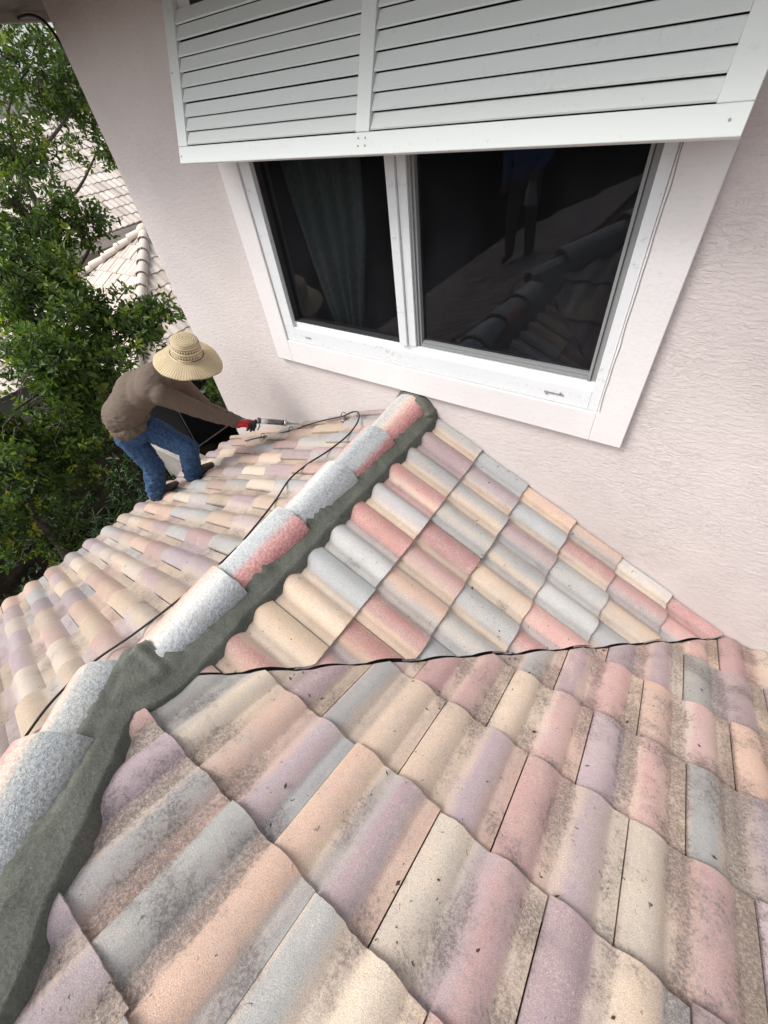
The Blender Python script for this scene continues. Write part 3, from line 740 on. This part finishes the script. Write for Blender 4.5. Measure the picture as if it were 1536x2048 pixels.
body += [('c', upp, .07, shR, .05), ('c', upp, .07, shL, .05), ('c', ankR, .034, ankR+Vv((.02, .05, -.05)), .03), ('c', ankL, .034, ankL+Vv((.03, .05, -.04)), .03)]
blend('body', body, .009, M_skin, pw, 3)
# eyes
M_eye = mat('eye_white', (.5, .48, .45), .3)
for s_ in (-1, 1):
    ey = MB(); ell_prim(ey, hed+hx*.083+hy*.03*s_+hz*.015, (hx*.012, hy*.014, hz*.011), 8); ey.build('eye', M_eye, pw, True)
strands(hed+hz*.03, hx, hz, .098, 'hair', M_hair, pw)
shirt = [tor(upp+Vv((-.01, -.01, 0)), upp-che, .20, .125, .14), tor(che.lerp(upp, .5), upp-che, .20, .135, .15), tor(che+Vv((-.025, -.015, -.005)), che-lum, .200, .145, .20),
         tor(che.lerp(lum, .6)+Vv((-.045, -.02, -.01)), che-lum, .185, .140, .19), tor(lum+Vv((-.055, -.025, -.01)), Vv((.1, .1, 1)), .178, .140, .15), tor(lum.lerp(pel, .62)+Vv((-.035, -.015, 0)), Vv((.05, .05, 1)), .182, .145, .10),
         ('c', upp, .105, shR, .078), ('c', upp, .105, shL, .078), ('c', upp, .09, nek-Vv((.015, .01, .01)), .066)]
shirt += [('c', shR, .080, elR, .060), ('c', elR, .060, wrR, .036), ('c', shL, .080, elL, .060), ('c', elL, .060, wrL, .036)]
def wr_shirt(p):
    low = max(0, min(1, (-1.58-p.z)/.18))*(1 if (p-lum).length < .35 else .4)
    return ridged(p, 6, .005)+ridged(p, 13, .014*low+.004, Vv((1, 1, 2.2)))+ridged(p, 26, .006*low+.002, Vv((1, 1, 2.0)))
blend('shirt', shirt, .010, M_shirt, pw, 5, wr_shirt)
jeans = [tor(pel+Vv((0, 0, .0)), Vv((.05, .05, 1)), .158, .118, .11), ('c', pel+(hipR-pel)*.5, .10, hipR, .098), ('c', pel+(hipL-pel)*.5, .10, hipL, .095),
         ('c', hipR, .108, kneR, .082), ('c', kneR, .080, ankR, .068), ('c', hipL, .105, kneL, .084), ('c', kneL, .082, ankL, .066)]
def wr_jean(p):
    low = max(0, min(1, (-2.1-p.z)/.3))
    return ridged(p, 9, .012)+ridged(p, 17, .020*low+.006, Vv((.8, .8, 2.2)))
blend('jeans', jeans, .009, M_jean, pw, 4, wr_jean)
bt = MB(); bt.tube([pel+Vv((math.cos(a)*.15*.0, 0, 0)) for a in (0, 1)] if False else [Vv((pel.x-.01, pel.y, pel.z+.04))+acr*(.150*math.cos(2*math.pi*i/28))+Vv((.78, .62, 0))*(.112*math.sin(2*math.pi*i/28)) for i in range(29)], .014, 6)
bt.build('belt', mat('dark_belt', (.02, .02, .03), .6), pw, True)
def boot(ank, toe_dir, zplane):
    t = Vv(toe_dir).normalized(); g0 = Vv((ank.x, ank.y, 0)); 
    def G_(s, h): q = g0+t*s; return Vv((q.x, q.y, zplane(q.x, q.y)+.045+h))
    up = [('c', ank+Vv((0, 0, .0)), .050, G_(-.01, .06), .052), ('c', G_(-.045, .032), .036, G_(.05, .045), .044), ('c', G_(.04, .050), .045, G_(.12, .030), .040), ('c', G_(.12, .030), .041, G_(.185, .022), .032)]
    b = blend('boot', up, .007, M_boot, pw, 3, lambda p: ridged(p, 16, .004))
    so2 = MB(); vs = []; nn = 24; sdv = Vv((-t.y, t.x, 0))
    for h in (-.004, .012):
        for i in range(nn):
            a = 2*math.pi*i/nn; s = .068+.135*math.cos(a); w = .046*math.sin(a)*(1+.1*math.cos(a)); q = g0+t*s+sdv*w
            vs.append(Vv((q.x, q.y, zplane(q.x, q.y)+.045+h)))
    so2.add(vs, [tuple(range(nn-1, -1, -1)), tuple(range(nn, 2*nn))]+[(i, (i+1) % nn, nn+(i+1) % nn, nn+i) for i in range(nn)])
    o = so2.build('boot_sole', M_sole, None, False); o.parent = b; o.matrix_parent_inverse = b.matrix_world.inverted()
    bpy.context.view_layer.update(); o.matrix_parent_inverse = b.matrix_world.inverted()
boot(ankR, (.20, .97, 0), rz); boot(ankL, (.45, .9, 0), rz)
# gloved hands
def hand(name, wr, palm_dir, grip_n, parent, mats, sgn=1, curl=1.0, fr=.0118):
    """palm_dir: wrist to knuckles; grip_n: the way the fingers curl; sgn: side of the thumb"""
    x = Vv(palm_dir).normalized(); n_ = Vv(grip_n); n_ = (n_-x*n_.dot(x)).normalized(); s = x.cross(n_)*sgn
    pc = wr+x*.055; pr = [('c', wr-x*.02, .036, wr+x*.02, .032), ('e', pc, (x*.062, s*.050, n_*.026))]
    fing = []
    for k, (off, ln, cu) in enumerate(((.030, .9, .75), (.010, 1.0, .9), (-.011, .95, 1.05), (-.030, .75, 1.2))):
        b0 = wr+x*(.092-.006*abs(k-1))+s*off; a1 = .5*curl*cu; a2 = a1+1.15*curl*cu; a3 = a2+.9*curl*cu
        d1 = x*math.cos(a1)+n_*math.sin(a1); d2 = x*math.cos(a2)+n_*math.sin(a2); d3 = x*math.cos(a3)+n_*math.sin(a3)
        p1 = b0+d1*.042*ln; p2 = p1+d2*.028*ln; p3 = p2+d3*.020*ln
        fing += [('c', b0-x*.02, fr+.001, p1, fr), ('c', p1, fr, p2, fr-.001), ('c', p2, fr-.001, p3, fr-.002)]
    t0 = wr+x*.030+s*.030; t1 = t0+(x*.6+s*.75+n_*.35).normalized()*.038; t2 = t1+(x*.75+n_*.7+s*.05).normalized()*.032
    fing += [('c', t0, fr+.003, t1, fr+.001), ('c', t1, fr+.001, t2, fr-.001)]
    def mf(c):
        d = (c-wr).dot(x); e = (c-wr).dot(n_); return 1 if (d > .112 or e > .034) and len(mats) > 1 else 0
    return blend(name, pr+fing, .0038, mats, parent, 2, None, matfn=mf)
gunA, gunB = Vv((-2.77, 1.655, -1.90)), Vv((-2.585, 1.835, -1.985)); gd = (gunB-gunA).normalized()
gunA = gunB-gd*.235
hand('glove', wrR+Vv((.0, .0, -.0)), (Vv((-2.78, 1.66, -1.945))-wrR), (gd.cross(Vv((0, 0, 1)))*-1*-.3+Vv((0, 0, -1))), pw, [M_gred, M_gblk], 1, .8)
hand('glove', wrL, (Vv((-2.80, 1.74, -1.99))-wrL), Vv((.2, -.9, -.4)), pw, [M_gred, M_gblk], -1, .9)
# straw hat
def straw_hat(center, up, fwd_, name='hat', parent=None, R=.235, sc=1.0):
    X, Y, Z = frame(up, fwd_); mb = MB(); hu = []; hv = []; na = 96
    prof_ = []
    for i in range(9): a = math.pi/2*i/8; prof_.append((.088*math.sin(a)+.001, .128+.022*math.cos(a)-.022*0))
    prof_ += [(.091, .115), (.094, .095), (.097, .075), (.100, .052), (.103, .030), (.106, .012), (.112, .002)]
    for i in range(1, 15): t = i/14; prof_.append((.112+(R-.112)*t, .002-.050*t**1.35))
    for i, (r, h) in enumerate(prof_):
        for j in range(na):
            a = 2*math.pi*j/na; sag = -.030*max(0, (r-.11)/(R-.11))*(math.cos(2*a)*.55+.25*math.sin(a*3+1))
            wv = .003*math.sin(a*9)*max(0, (r-.11)/(R-.11))
            k = 1+.05*math.cos(2*a)*(1 if r < .112 else .3)
            # raised rings of plaited straw on the brim
            rg = .0018*math.sin(i*math.pi) 
            P = center+X*(r*k*math.cos(a))+Y*(r/k*math.sin(a))+Z*(h*sc+sag+wv+rg); mb.v.append(tuple(P)); hu.append(j*1.0*.75); hv.append(i*1.0)
    nr = len(prof_)
    holes = {11: 0, 13: 0}
    for i in range(nr-1):
        for j in range(na):
            if i in (10, 12) and j % 3 == 0: continue                # open-weave bands
            mb.f.append((i*na+j, (i+1)*na+j, (i+1)*na+(j+1) % na, i*na+(j+1) % na)); mb.m.append(0)
    mb.f.append(tuple(range(na))); mb.m.append(0)
    mb.at = {'hu': ('FLOAT', hu), 'hv': ('FLOAT', hv)}
    o = mb.build(name, M_straw, parent, True); md = o.modifiers.new('t', 'SOLIDIFY'); md.thickness = .004; md.offset = -1
    cd_ = MB(); pts = []
    for j in range(40): a = 2*math.pi*j/39; pts.append(center+X*(.108*1.05*math.cos(a))+Y*(.108/1.05*math.sin(a))+Z*.022)
    cd_.tube(pts, .003, 6); c_ = cd_.build('hat_cord', M_dark, None, True); c_.parent = o
    return o
hat_c = hed+hz*.062
straw_hat(hat_c, Vv((.34, .10, .94)), Vv((.75, .6, 0)), parent=pw)
chs = MB(); chs.tube(smooth_path([hed+hx*.02-hy*.085+hz*.04, hed+hx*.03-hy*.07-hz*.05, hed+hx*.05-hy*.02-hz*.12, hed+hx*.05+hy*.03-hz*.11, hed+hx*.03+hy*.075-hz*.03, hed+hx*.02+hy*.085+hz*.04], 5), .0025, 5)
chs.build('chin_strap', M_dark, pw, True)

# ---- caulking gun (held: a thing of its own)
cg = empty('caulking_gun', gunA, 'silver sausage caulking gun in the gloved hands pointing at the wall joint', 'caulking gun')
M_sil = noisy('brushed_barrel', (.16, .16, .165), (.24, .24, .25), 50, .3, .1, .001); M_sil.node_tree.nodes['Principled BSDF'].inputs['Metallic'].default_value = .8
m_ = MB(); m_.tube([gunA, gunA+gd*.215], .023, 24); m_.build('barrel', M_sil, cg, True)
m_ = MB(); m_.tube([gunA-gd*.012, gunA+gd*.006], .027, 20); m_.build('end_cap', M_sil, cg, True); m_ = MB(); m_.tube([gunA+gd*.210, gunA+gd*.232], .027, 20); m_.build('end_cap', mat('chrome_ring', (.55, .55, .56), .25, .9), cg, True)
m_ = MB(); m_.tube([gunA+gd*.02, gunA+gd*.075], .0236, 24); m_.build('label_band', mat('white_band', (.6, .6, .6), .6), cg, True)
m_ = MB(); m_.tube([gunA+gd*.232, gunA+gd*.25, gunA+gd*.28, gunA+gd*.34], [.016, .012, .007, .003], 12); m_.build('nozzle', mat('clear_grey_plastic', (.32, .33, .34), .4), cg, True)
dn = (Vv((0, 0, -1))-gd*Vv((0, 0, -1)).dot(gd)).normalized()
m_ = MB(); m_.tube([gunA-gd*.02, gunA-gd*.03+dn*.03, gunA-gd*.045+dn*.10], [.017, .014, .013], 10); m_.build('grip', M_gblk, cg, True)
m_ = MB(); m_.tube([gunA-gd*.005+dn*.02, gunA+gd*.01+dn*.05, gunA-gd*.01+dn*.095], .005, 8); m_.build('trigger', M_sil, cg, True)
m_ = MB(); m_.tube([gunA, gunA-gd*.14], .004, 8); m_.tube([gunA-gd*.14, gunA-gd*.145+dn*.02, gunA-gd*.15+dn*.04], .004, 8); m_.build('plunger_rod', M_sil, cg, True)

# ---- second worker, seen only mirrored in the glass
def standing_person():
    bx, by = -2.30, -2.0; z0 = zL(bx, by)+.045; P = lambda dx, dy, dz: Vv((bx+dx, by+dy, z0+dz))
    e = empty('person', P(0, 0, 0), 'standing figure in blue shirt mirrored dimly in the right window pane', 'person')
    hL, kL_, aL = P(-.10, 0, .92), P(-.12, .03, .50), P(-.13, 0, .09); hR, kR_, aR = P(.10, 0, .92), P(.12, .03, .50), P(.14, 0, .09+.04)
    hc = P(.0, .05, 1.66)
    ex, ey_, ez = Vv((0, 1, 0)), Vv((-1, 0, 0)), Vv((0, 0, 1))
    hd_ = [('e', hc, (ex*.092, ey_*.075, ez*.115)), ('e', hc+ex*.03-ez*.06, (ex*.055, ey_*.052, ez*.05)), ('e', hc+ex*.097-ez*.015, (ex*.02, ey_*.013, ez*.022)),
           ('e', hc+ey_*.076, (ex*.018, ey_*.008, ez*.028)), ('e', hc-ey_*.076, (ex*.018, ey_*.008, ez*.028)), ('c', P(0, 0, 1.42), .06, hc-ez*.06, .052)]
    sA, eA, wA = P(-.19, 0, 1.38), P(-.25, .0, 1.10), P(-.23, .08, .87); sB, eB, wB = P(.19, 0, 1.38), P(.24, .02, 1.10), P(.20, .22, .98)
    body = hd_+[('e', P(0, 0, 1.30), (Vv((.16, 0, 0)), Vv((0, .10, 0)), ez*.17)), ('e', P(0, 0, 1.08), (Vv((.14, 0, 0)), Vv((0, .09, 0)), ez*.18)), ('e', P(0, 0, .93), (Vv((.15, 0, 0)), Vv((0, .10, 0)), ez*.12))]
    body += limb(sA, eA, wA, (.05, .038, .027))+limb(sB, eB, wB, (.05, .038, .027))+limb(hL, kL_, aL, (.08, .055, .038))+limb(hR, kR_, aR, (.08, .055, .038))
    body += [('c', P(-.13, 0, .05), .035, P(-.14, .15, .0), .03), ('c', P(.14, 0, .09), .035, P(.15, .15, .04), .03)]
    blend('body', body, .012, M_skin, e, 3); strands(hc, ex, ez, .102, 'hair', M_hair, e, 220, 4)
    sh = [('e', P(0, 0, 1.32), (Vv((.20, 0, 0)), Vv((0, .125, 0)), ez*.17)), ('e', P(0, 0, 1.10), (Vv((.185, 0, 0)), Vv((0, .125, 0)), ez*.2)), ('e', P(0, 0, .92), (Vv((.19, 0, 0)), Vv((0, .13, 0)), ez*.13)),
          ('c', sA, .075, eA, .058), ('c', eA, .058, wA, .042), ('c', sB, .075, eB, .058), ('c', eB, .058, wB, .042)]
    blend('shirt', sh, .012, noisy('blue_work_shirt', (.12, .26, .48), (.16, .32, .56), 40), e, 4, lambda p: ridged(p, 8, .006))
    je = [('e', P(0, 0, .88), (Vv((.17, 0, 0)), Vv((0, .12, 0)), ez*.12)), ('c', hL, .10, kL_, .075), ('c', kL_, .075, aL, .06), ('c', hR, .10, kR_, .075), ('c', kR_, .075, aR, .06)]
    blend('jeans', je, .012, noisy('grey_work_trousers', (.16, .14, .12), (.22, .19, .16), 40), e, 4, lambda p: ridged(p, 9, .006))
    for dx, dz in ((-.13, 0), (.14, .04)):
        blend('boot', [('c', P(dx, -.02, .08+dz), .055, P(dx, -.03, .04+dz), .042), ('c', P(dx, 0, .05+dz), .045, P(dx, .15, .02+dz-.0), .036)], .009, M_boot, e, 3)
    hand('hand', wA, (0.05, .25, -1), (0, 1, 0), e, [M_skin], 1, .7); hand('hand', wB, (-.1, .9, -.2), (0, -.2, -1), e, [M_skin], -1, .9)
    rg = MB(); vs = []
    c = P(.19, .30, .93)
    for i in range(9):
        t = i/8
        for j in range(17): a = 2*math.pi*j/16; rr = .03+.04*t+.012*math.sin(a*4+t*3); vs.append(c+Vv((math.cos(a)*rr, math.sin(a)*rr*.6, -.26*t)))
    rg.add(vs, [(i*17+j, i*17+j+1, (i+1)*17+j+1, (i+1)*17+j) for i in range(8) for j in range(16)])
    o = rg.build('rag', mat('white_rag_cloth', (.7, .7, .68), .9), None, True); tag(o, 'white rag hanging from the hand of the mirrored figure', 'rag')
standing_person()

# ------------------------------------------------------------------ ground
gm = MB(); gm.add([(-250, -250, GZ), (250, -250, GZ), (250, 250, GZ), (-250, 250, GZ)], [(0, 1, 2, 3)])
tag(gm.build('ground', noisy('dark_soil', (.004, .0035, .003), (.010, .008, .006), 3, 1.0, .5, .03, 0)), kind='structure')

# ------------------------------------------------------------------ foliage
def leaves(centers, nl, ln, wd, seed, spread, droop=.2, name=None, mats=None, parent=None, rosette=True, shade=None):
    """leaf sprays: each centre carries a rosette of nl folded leaves"""
    r = random.Random(seed); mb = MB(); sh = []
    for (c, out_) in centers:
        c = Vector(c); tone = min(1, max(0, r.gauss(.42, .27)))
        ax = (Vector(out_)*.7+Vector((r.gauss(0, .5), r.gauss(0, .5), r.gauss(.35, .4)))).normalized(); X, Y, Z = frame(ax, (r.random()+.01, r.random(), .3))
        for k in range(nl):
            a = 2*math.pi*(k/nl)+r.gauss(0, .35); el = r.uniform(-.1, 1.15); d = (X*math.cos(a)+Y*math.sin(a))*math.cos(el)+Z*math.sin(el)
            d.z -= droop*r.random(); d.normalize(); l = ln*r.uniform(.6, 1.15); w = wd*r.uniform(.75, 1.15)
            sd_ = d.cross(Z+Vector((r.gauss(0, .3), r.gauss(0, .3), 0))); 
            if sd_.length < 1e-3: continue
            sd_.normalize(); nn = sd_.cross(d)
            p = c-Z*r.uniform(0, spread)+d*.012; b = len(mb.v)
            mb.v += [tuple(p), tuple(p+d*l*.35+sd_*w*.8+nn*w*.25), tuple(p+d*l*.75+sd_*w*.75+nn*w*.18), tuple(p+d*l-nn*w*.15), tuple(p+d*l*.75-sd_*w*.75+nn*w*.18), tuple(p+d*l*.35-sd_*w*.8+nn*w*.25)]
            mb.f += [(b, b+1, b+2, b+3), (b, b+3, b+4, b+5)]; mb.m += [0, 0]
            t = min(1, max(0, tone+r.gauss(0, .12))); sh += [t]*6
    mb.at = {'shade': ('FLOAT', sh)}
    return mb.build(name, mats, parent, False)
def blob_centers(blobs, seed, hollow=.35):
    r = random.Random(seed); out = []; twigs = []
    for (c, rad, n) in blobs:
        c = Vector(c); rad = Vector(rad) if hasattr(rad, '__len__') else Vector((rad, rad, rad)); k = 0; tries = 0
        while k < n and tries < n*6:
            tries += 1
            d = Vector((r.gauss(0, 1), r.gauss(0, 1), r.gauss(0, 1))).normalized(); t = (hollow+(1-hollow)*r.random()**.6)
            t *= 1+.45*noise.noise(d*2.3+c)
            p = c+Vector((d.x*rad.x, d.y*rad.y, d.z*rad.z))*t
            if noise.noise(p*1.9) < -.16 or (p.x > -3.95 and p.y > 1.6) or (p.x > -4.35 and p.y <= 2.0): continue
            out.append((p, d)); k += 1
            if r.random() < .22: twigs.append((c+(p-c)*r.uniform(.2, .5), p))
    return out, twigs
def tree(name, label, cat, base, limbs, blobs, nl, ln, wd, seed, lm, trunk_r=.12, group=None, droop=.2):
    e = empty(name, base, label, cat, group); r = random.Random(seed); tk = MB(); base = Vector(base)
    top = Vector(limbs[0]); pts = smooth_path([base, base.lerp(top, .35)+Vector((.12, -.08, 0)), base.lerp(top, .7)+Vector((-.08, .1, 0)), top], 5)
    tk.tube(pts, [trunk_r*(1-.6*i/(len(pts)-1)) for i in range(len(pts))], 10)
    cen, tw = blob_centers(blobs, seed)
    for (c, rad, n) in blobs:
        c = Vector(c); st = min(pts, key=lambda q: (q-c).length+abs(q.z-(c.z-.8)) * .5); mid = st.lerp(c, .5)+Vector((r.gauss(0, .12), r.gauss(0, .12), r.gauss(0, .1)))
        tk.tube(smooth_path([st, mid, c], 4), [trunk_r*.35*(1-.7*i/8) for i in range(9)], 6)
    tk.build('trunk', M_bark, e, True)
    tb = MB()
    for a, b in tw:
        a, b = Vector(a), Vector(b); m2 = a.lerp(b, .5)+Vector((r.gauss(0, .04), r.gauss(0, .04), r.gauss(0, .04))); tb.tube([a, m2, b], [.008, .005, .0025], 4, cap=False)
    tb.build('twigs', M_bark, e)
    leaves(cen, nl, ln, wd, seed+1, .10, droop, 'crown', lm, e)
    return e
M_leafA = leaf_material('leaf_green', (.034, .064, .015), (.11, .175, .036), (.32, .36, .06))
M_leafB = leaf_material('leaf_yellow_green', (.024, .048, .012), (.08, .135, .025), (.34, .35, .04))
M_leafC = leaf_material('leaf_deep_green', (.014, .032, .012), (.035, .070, .022), (.08, .13, .04))
tree('tree', 'broad leafy green tree filling the left side behind the worker', 'tree', (-7.4, 1.9, GZ), [(-7.9, 2.9, -.4)],
     [((-9.28, 4.33, .6), (1.0, .9, .75), 430), ((-8.0, 2.7, .45), (.8, .7, .6), 260), ((-8.26, 3.12, -.15), (.6, .55, .4), 190), ((-9.2, 4.93, .3), (.8, .8, .55), 300), ((-8.7, 4.5, -.33), (.6, .55, .3), 110),
      ((-7.08, 2.43, -.73), (.7, .65, .5), 330), ((-6.87, 2.81, -.9), (.5, .45, .3), 95), ((-6.2, 1.67, -1.12), (.6, .6, .45), 300), ((-5.78, 1.67, -1.42), (.5, .5, .32), 210), ((-5.71, 2.15, -1.58), (.42, .42, .24), 95),
      ((-5.45, 2.6, -1.72), (.36, .38, .2), 70), ((-5.4, 1.17, -1.75), (.5, .5, .4), 250), ((-5.31, 1.55, -1.85), (.45, .45, .32), 150), ((-5.36, 2.15, -1.78), (.4, .4, .25), 95), ((-5.36, .67, -1.94), (.5, .45, .45), 250),
      ((-5.44, .98, -2.25), (.5, .5, .4), 210), ((-6.4, 1.5, -2.2), (.8, .8, .6), 260), ((-7.6, 2.2, -1.5), (.7, .7, .4), 120)],
     9, .085, .019, 5, M_leafA, .09)
tree('tree', 'low dense tree with yellow tipped leaves at the far left edge', 'tree', (-6.0, -.1, GZ), [(-5.9, .0, -3.0)],
     [((-5.5, .35, -2.5), (.55, .5, .5), 300), ((-5.9, -.2, -2.9), (.6, .6, .6), 300), ((-6.3, .7, -3.0), (.8, .7, .6), 360), ((-6.4, 0.0, -3.8), (.7, .6, .5), 200)], 9, .085, .020, 15, M_leafB, .08)
tree('bush', 'small leafy bush between the worker and the wall corner', 'bush', (-4.9, 3.0, GZ), [(-4.8, 2.9, -3.2)],
     [((-4.6, 2.75, -2.55), (.45, .42, .42), 170), ((-5.0, 2.9, -3.0), (.5, .45, .5), 150)], 9, .08, .019, 25, M_leafA, .05)
# understorey in the shade below the eave
r = random.Random(3)
for k, (x, y, h, s, lab, cat) in enumerate(((-7.6, 1.9, 1.5, .9, 'dark shrub in the shade just left of the worker\'s jeans', 'shrub'), (-6.9, .9, 1.1, .8, 'strappy dark shrub just beyond the middle of the eave', 'shrub'),
        (-6.3, -.9, 1.3, .9, 'dark shrub beyond the lower left end of the eave', 'shrub'), (-8.4, .2, 1.8, 1.0, 'tallest of the dim shrubs, behind the yellow tipped tree', 'shrub'), (-5.6, .9, .8, .6, 'low spiky plant under the middle of the eave', 'plant'), (-5.4, -.3, .8, .6, 'low spiky plant under the eave at the left edge of the photo', 'plant'))):
    e = empty(cat, (x, y, GZ), lab, cat, 'shaded plants below the eave')
    cen = []
    for _ in range(int(150*s)):
        a = r.uniform(0, 2*math.pi); rr = s*math.sqrt(r.random())*.9; cen.append(((x+math.cos(a)*rr, y+math.sin(a)*rr, GZ+h*(1-.6*(rr/s)**2)*r.uniform(.35, 1)), (math.cos(a)*.5, math.sin(a)*.5, .6)))
    spiky = cat == 'plant' or k == 1
    leaves(cen, 9, .20 if spiky else .12, .012 if spiky else .026, 70+k, .1, .35, 'foliage', M_leafC, e)
    st = MB()
    for q in cen[::6]: st.tube([(x+(q[0][0]-x)*.2, y+(q[0][1]-y)*.2, GZ), q[0]], [.012, .005], 5)
    st.build('stems', M_bark, e)

# ------------------------------------------------------------------ neighbouring house
nb = empty('house', (-11, 6, GZ), "neighbour's bright beige tiled roofs seen through the tree", 'house')
NB1 = lin((206, 195, 184)); NB2 = lin((192, 178, 166)); NB3 = lin((214, 206, 197)); NBP = [(NB1, 3), (NB2, 2), (NB3, 3)]
M_nbt = bpy.data.materials.new('pale_roof_tile'); M_nbt.use_nodes = True; g = G(M_nbt); co = g.coord()
g.base(g.mix(.5, g.attr('Col'), g.mix(g.noise(co, 12, 4, .6), (.7, .68, .66), (1.25, 1.22, 1.2)), 'MULTIPLY')); g.b.inputs['Roughness'].default_value = .8
nod = lambda P, r: 0
AP = Vector((-10.66, 5.63, -1.86)); WTs = WT
def face(d, rt, planes, nrows, cols, O, seed, pitch=.345):
    slope('roof_slope', O, d, rt, (-d[2]*0+d[0]*.5, d[1]*.5, 1), [pitch*k*cF for k in range(1, nrows+1)], cols[0]*0, cols, planes, NBP, NBP, seed, nod, nb, None, nu=12, mat_=M_nbt, offs=cols[0]*0)
h2 = Vector((1, 1, 0)).normalized(); h3 = Vector((1, -1, 0)).normalized(); Z0 = AP
def apz(dx): return AP
face((0, -1, -.5), (-1, 0, 0), [(AP, h3), (AP, Vector((-1, -1, 0)).normalized())], 9, (-10, 10), AP, 101)
face((1, 0, -.5), (0, -1, 0), [(AP, h3*-1*-1 if False else Vector((1, 1, 0)).normalized()), (AP, h3)], 9, (-10, 10), AP, 102)
face((-1, 0, -.5), (0, 1, 0), [(AP, Vector((-1, -1, 0)).normalized()*1), (AP, Vector((-1, 1, 0)).normalized())], 9, (-10, 10), AP, 103)
M_nbc = cap_material(); M_nbc.name = 'pale_ridge_tile'
for d in ((1, -1), (-1, -1), (1, 1), (-1, 1)):
    dd = Vector((d[0], d[1], -.5)); 
    for k in range(12):
        a = AP+dd*(.25*k)+Vector((0, 0, .02)); b = AP+dd*(.25*(k+1)+.03)+Vector((0, 0, .045))
        ridge_cap(a, b, .095, .125, [NB2, NB1, NB3, NB1, NB2], NB3, 200+k, name='hip_cap', parent=nb, m=M_nbt, na=12, ns=2)
kp = MB(); ell_prim(kp, AP+Vector((0, 0, .03)), (Vector((.17, 0, 0)), Vector((0, .17, 0)), Vector((0, 0, .13)))); kp.at = {'Col': ('FLOAT_COLOR', [NB1]*len(kp.v))}; kp.build('apex_cap', M_nbt, nb, True)
# higher main roof whose eave runs along y, sloping up away from us
EV = Vector((-14.3, 7.68, -2.10))
slope('roof_slope', (-18.9, 0, -2.10+2.3), (1, 0, -.5), (0, -1, 0), (.5, 0, 1), [.345*k*cF for k in range(1, 15)], -16, (-3, 62), [(Vector((0, 3.2, 0)), Vector((0, 1, 0))), (Vector((0, 16, 0)), Vector((0, -1, 0)))], NBP, NBP, 131, nod, nb, None, nu=10, mat_=M_nbt)
M_nbw = noisy('neighbour_wall_paint', (.34, .315, .29), (.40, .37, .345), 4, .9, .2, .005)
M_nbf = noisy('neighbour_fascia_paint', (.42, .38, .35), (.46, .42, .39), 4)
nw = MB(); nw.box(-18.5, -14.75, 3.3, 16, GZ, -2.32); nw.box(-13.05, -8.45, 3.4, 8.2, GZ, -3.30); nw.build('wall', M_nbw, nb)
p = MB(); p.box(-12.9, -8.47, 3.37, 3.398, -5.45, -3.42); p.build('lanai_shade_screen', mat('black_lanai_shade', (.015, .016, .017), .4), nb)  # dark screen added over this sunlit wall face to darken it
nf = MB(); nf.box(-14.62, -14.02, 3.2, 16, -2.32, -2.24); nf.box(-14.10, -14.02, 3.2, 16, -2.50, -2.325); nf.box(-8.1, -7.75, 2.7, 8.5, -3.52, -3.32); nf.box(-13.6, -8.11, 2.72, 2.80, -3.52, -3.32); nf.build('fascia', M_nbf, nb)
M_scr = mat('dark_screen_mesh', (.012, .013, .014), .35)
for (y0, y1, z0, z1) in ((3.41, 6.6, -4.35, -3.31), (3.41, 6.6, -5.45, -4.45)):
    p = MB(); p.box(-8.449, -8.43, y0, y1, z0, z1); wp = p.build('window', M_scr, nb)
p = MB(); p.box(-8.447, -8.40, 3.5, 6.5, -4.445, -4.355); p.build('window_rail', M_white, nb)
# farther tiled roof to the left, and garden wall
fh = empty('house', (-20, -2, GZ), 'far pale roof glimpsed low through the leaves at the left edge', 'house')
slope('roof_slope', (-17.5, 0, -2.4), (1, 0, -.5), (0, -1, 0), (.5, 0, 1), [.345*k*cF for k in range(1, 13)], -3.0, (-3, 20), [(Vector((0, -5, 0)), Vector((0, 1, 0))), (Vector((0, 2.6, 0)), Vector((0, -1, 0)))], NBP, NBP, 141, nod, fh, None, nu=8, mat_=M_nbt)
p = MB(); p.box(-18, -14.0, -4.8, 2.4, GZ, -4.5); p.build('wall', M_nbw, fh)
gw = MB(); gw.box(-7.2, -5.1, 2.15, 2.35, GZ, -4.1); gw.box(-7.25, -5.05, 2.10, 2.40, -4.098, -4.03)
tag(gw.build('garden_wall', M_nbw, None, bevel=.01), 'low beige garden wall seen between the worker\'s legs', 'wall')
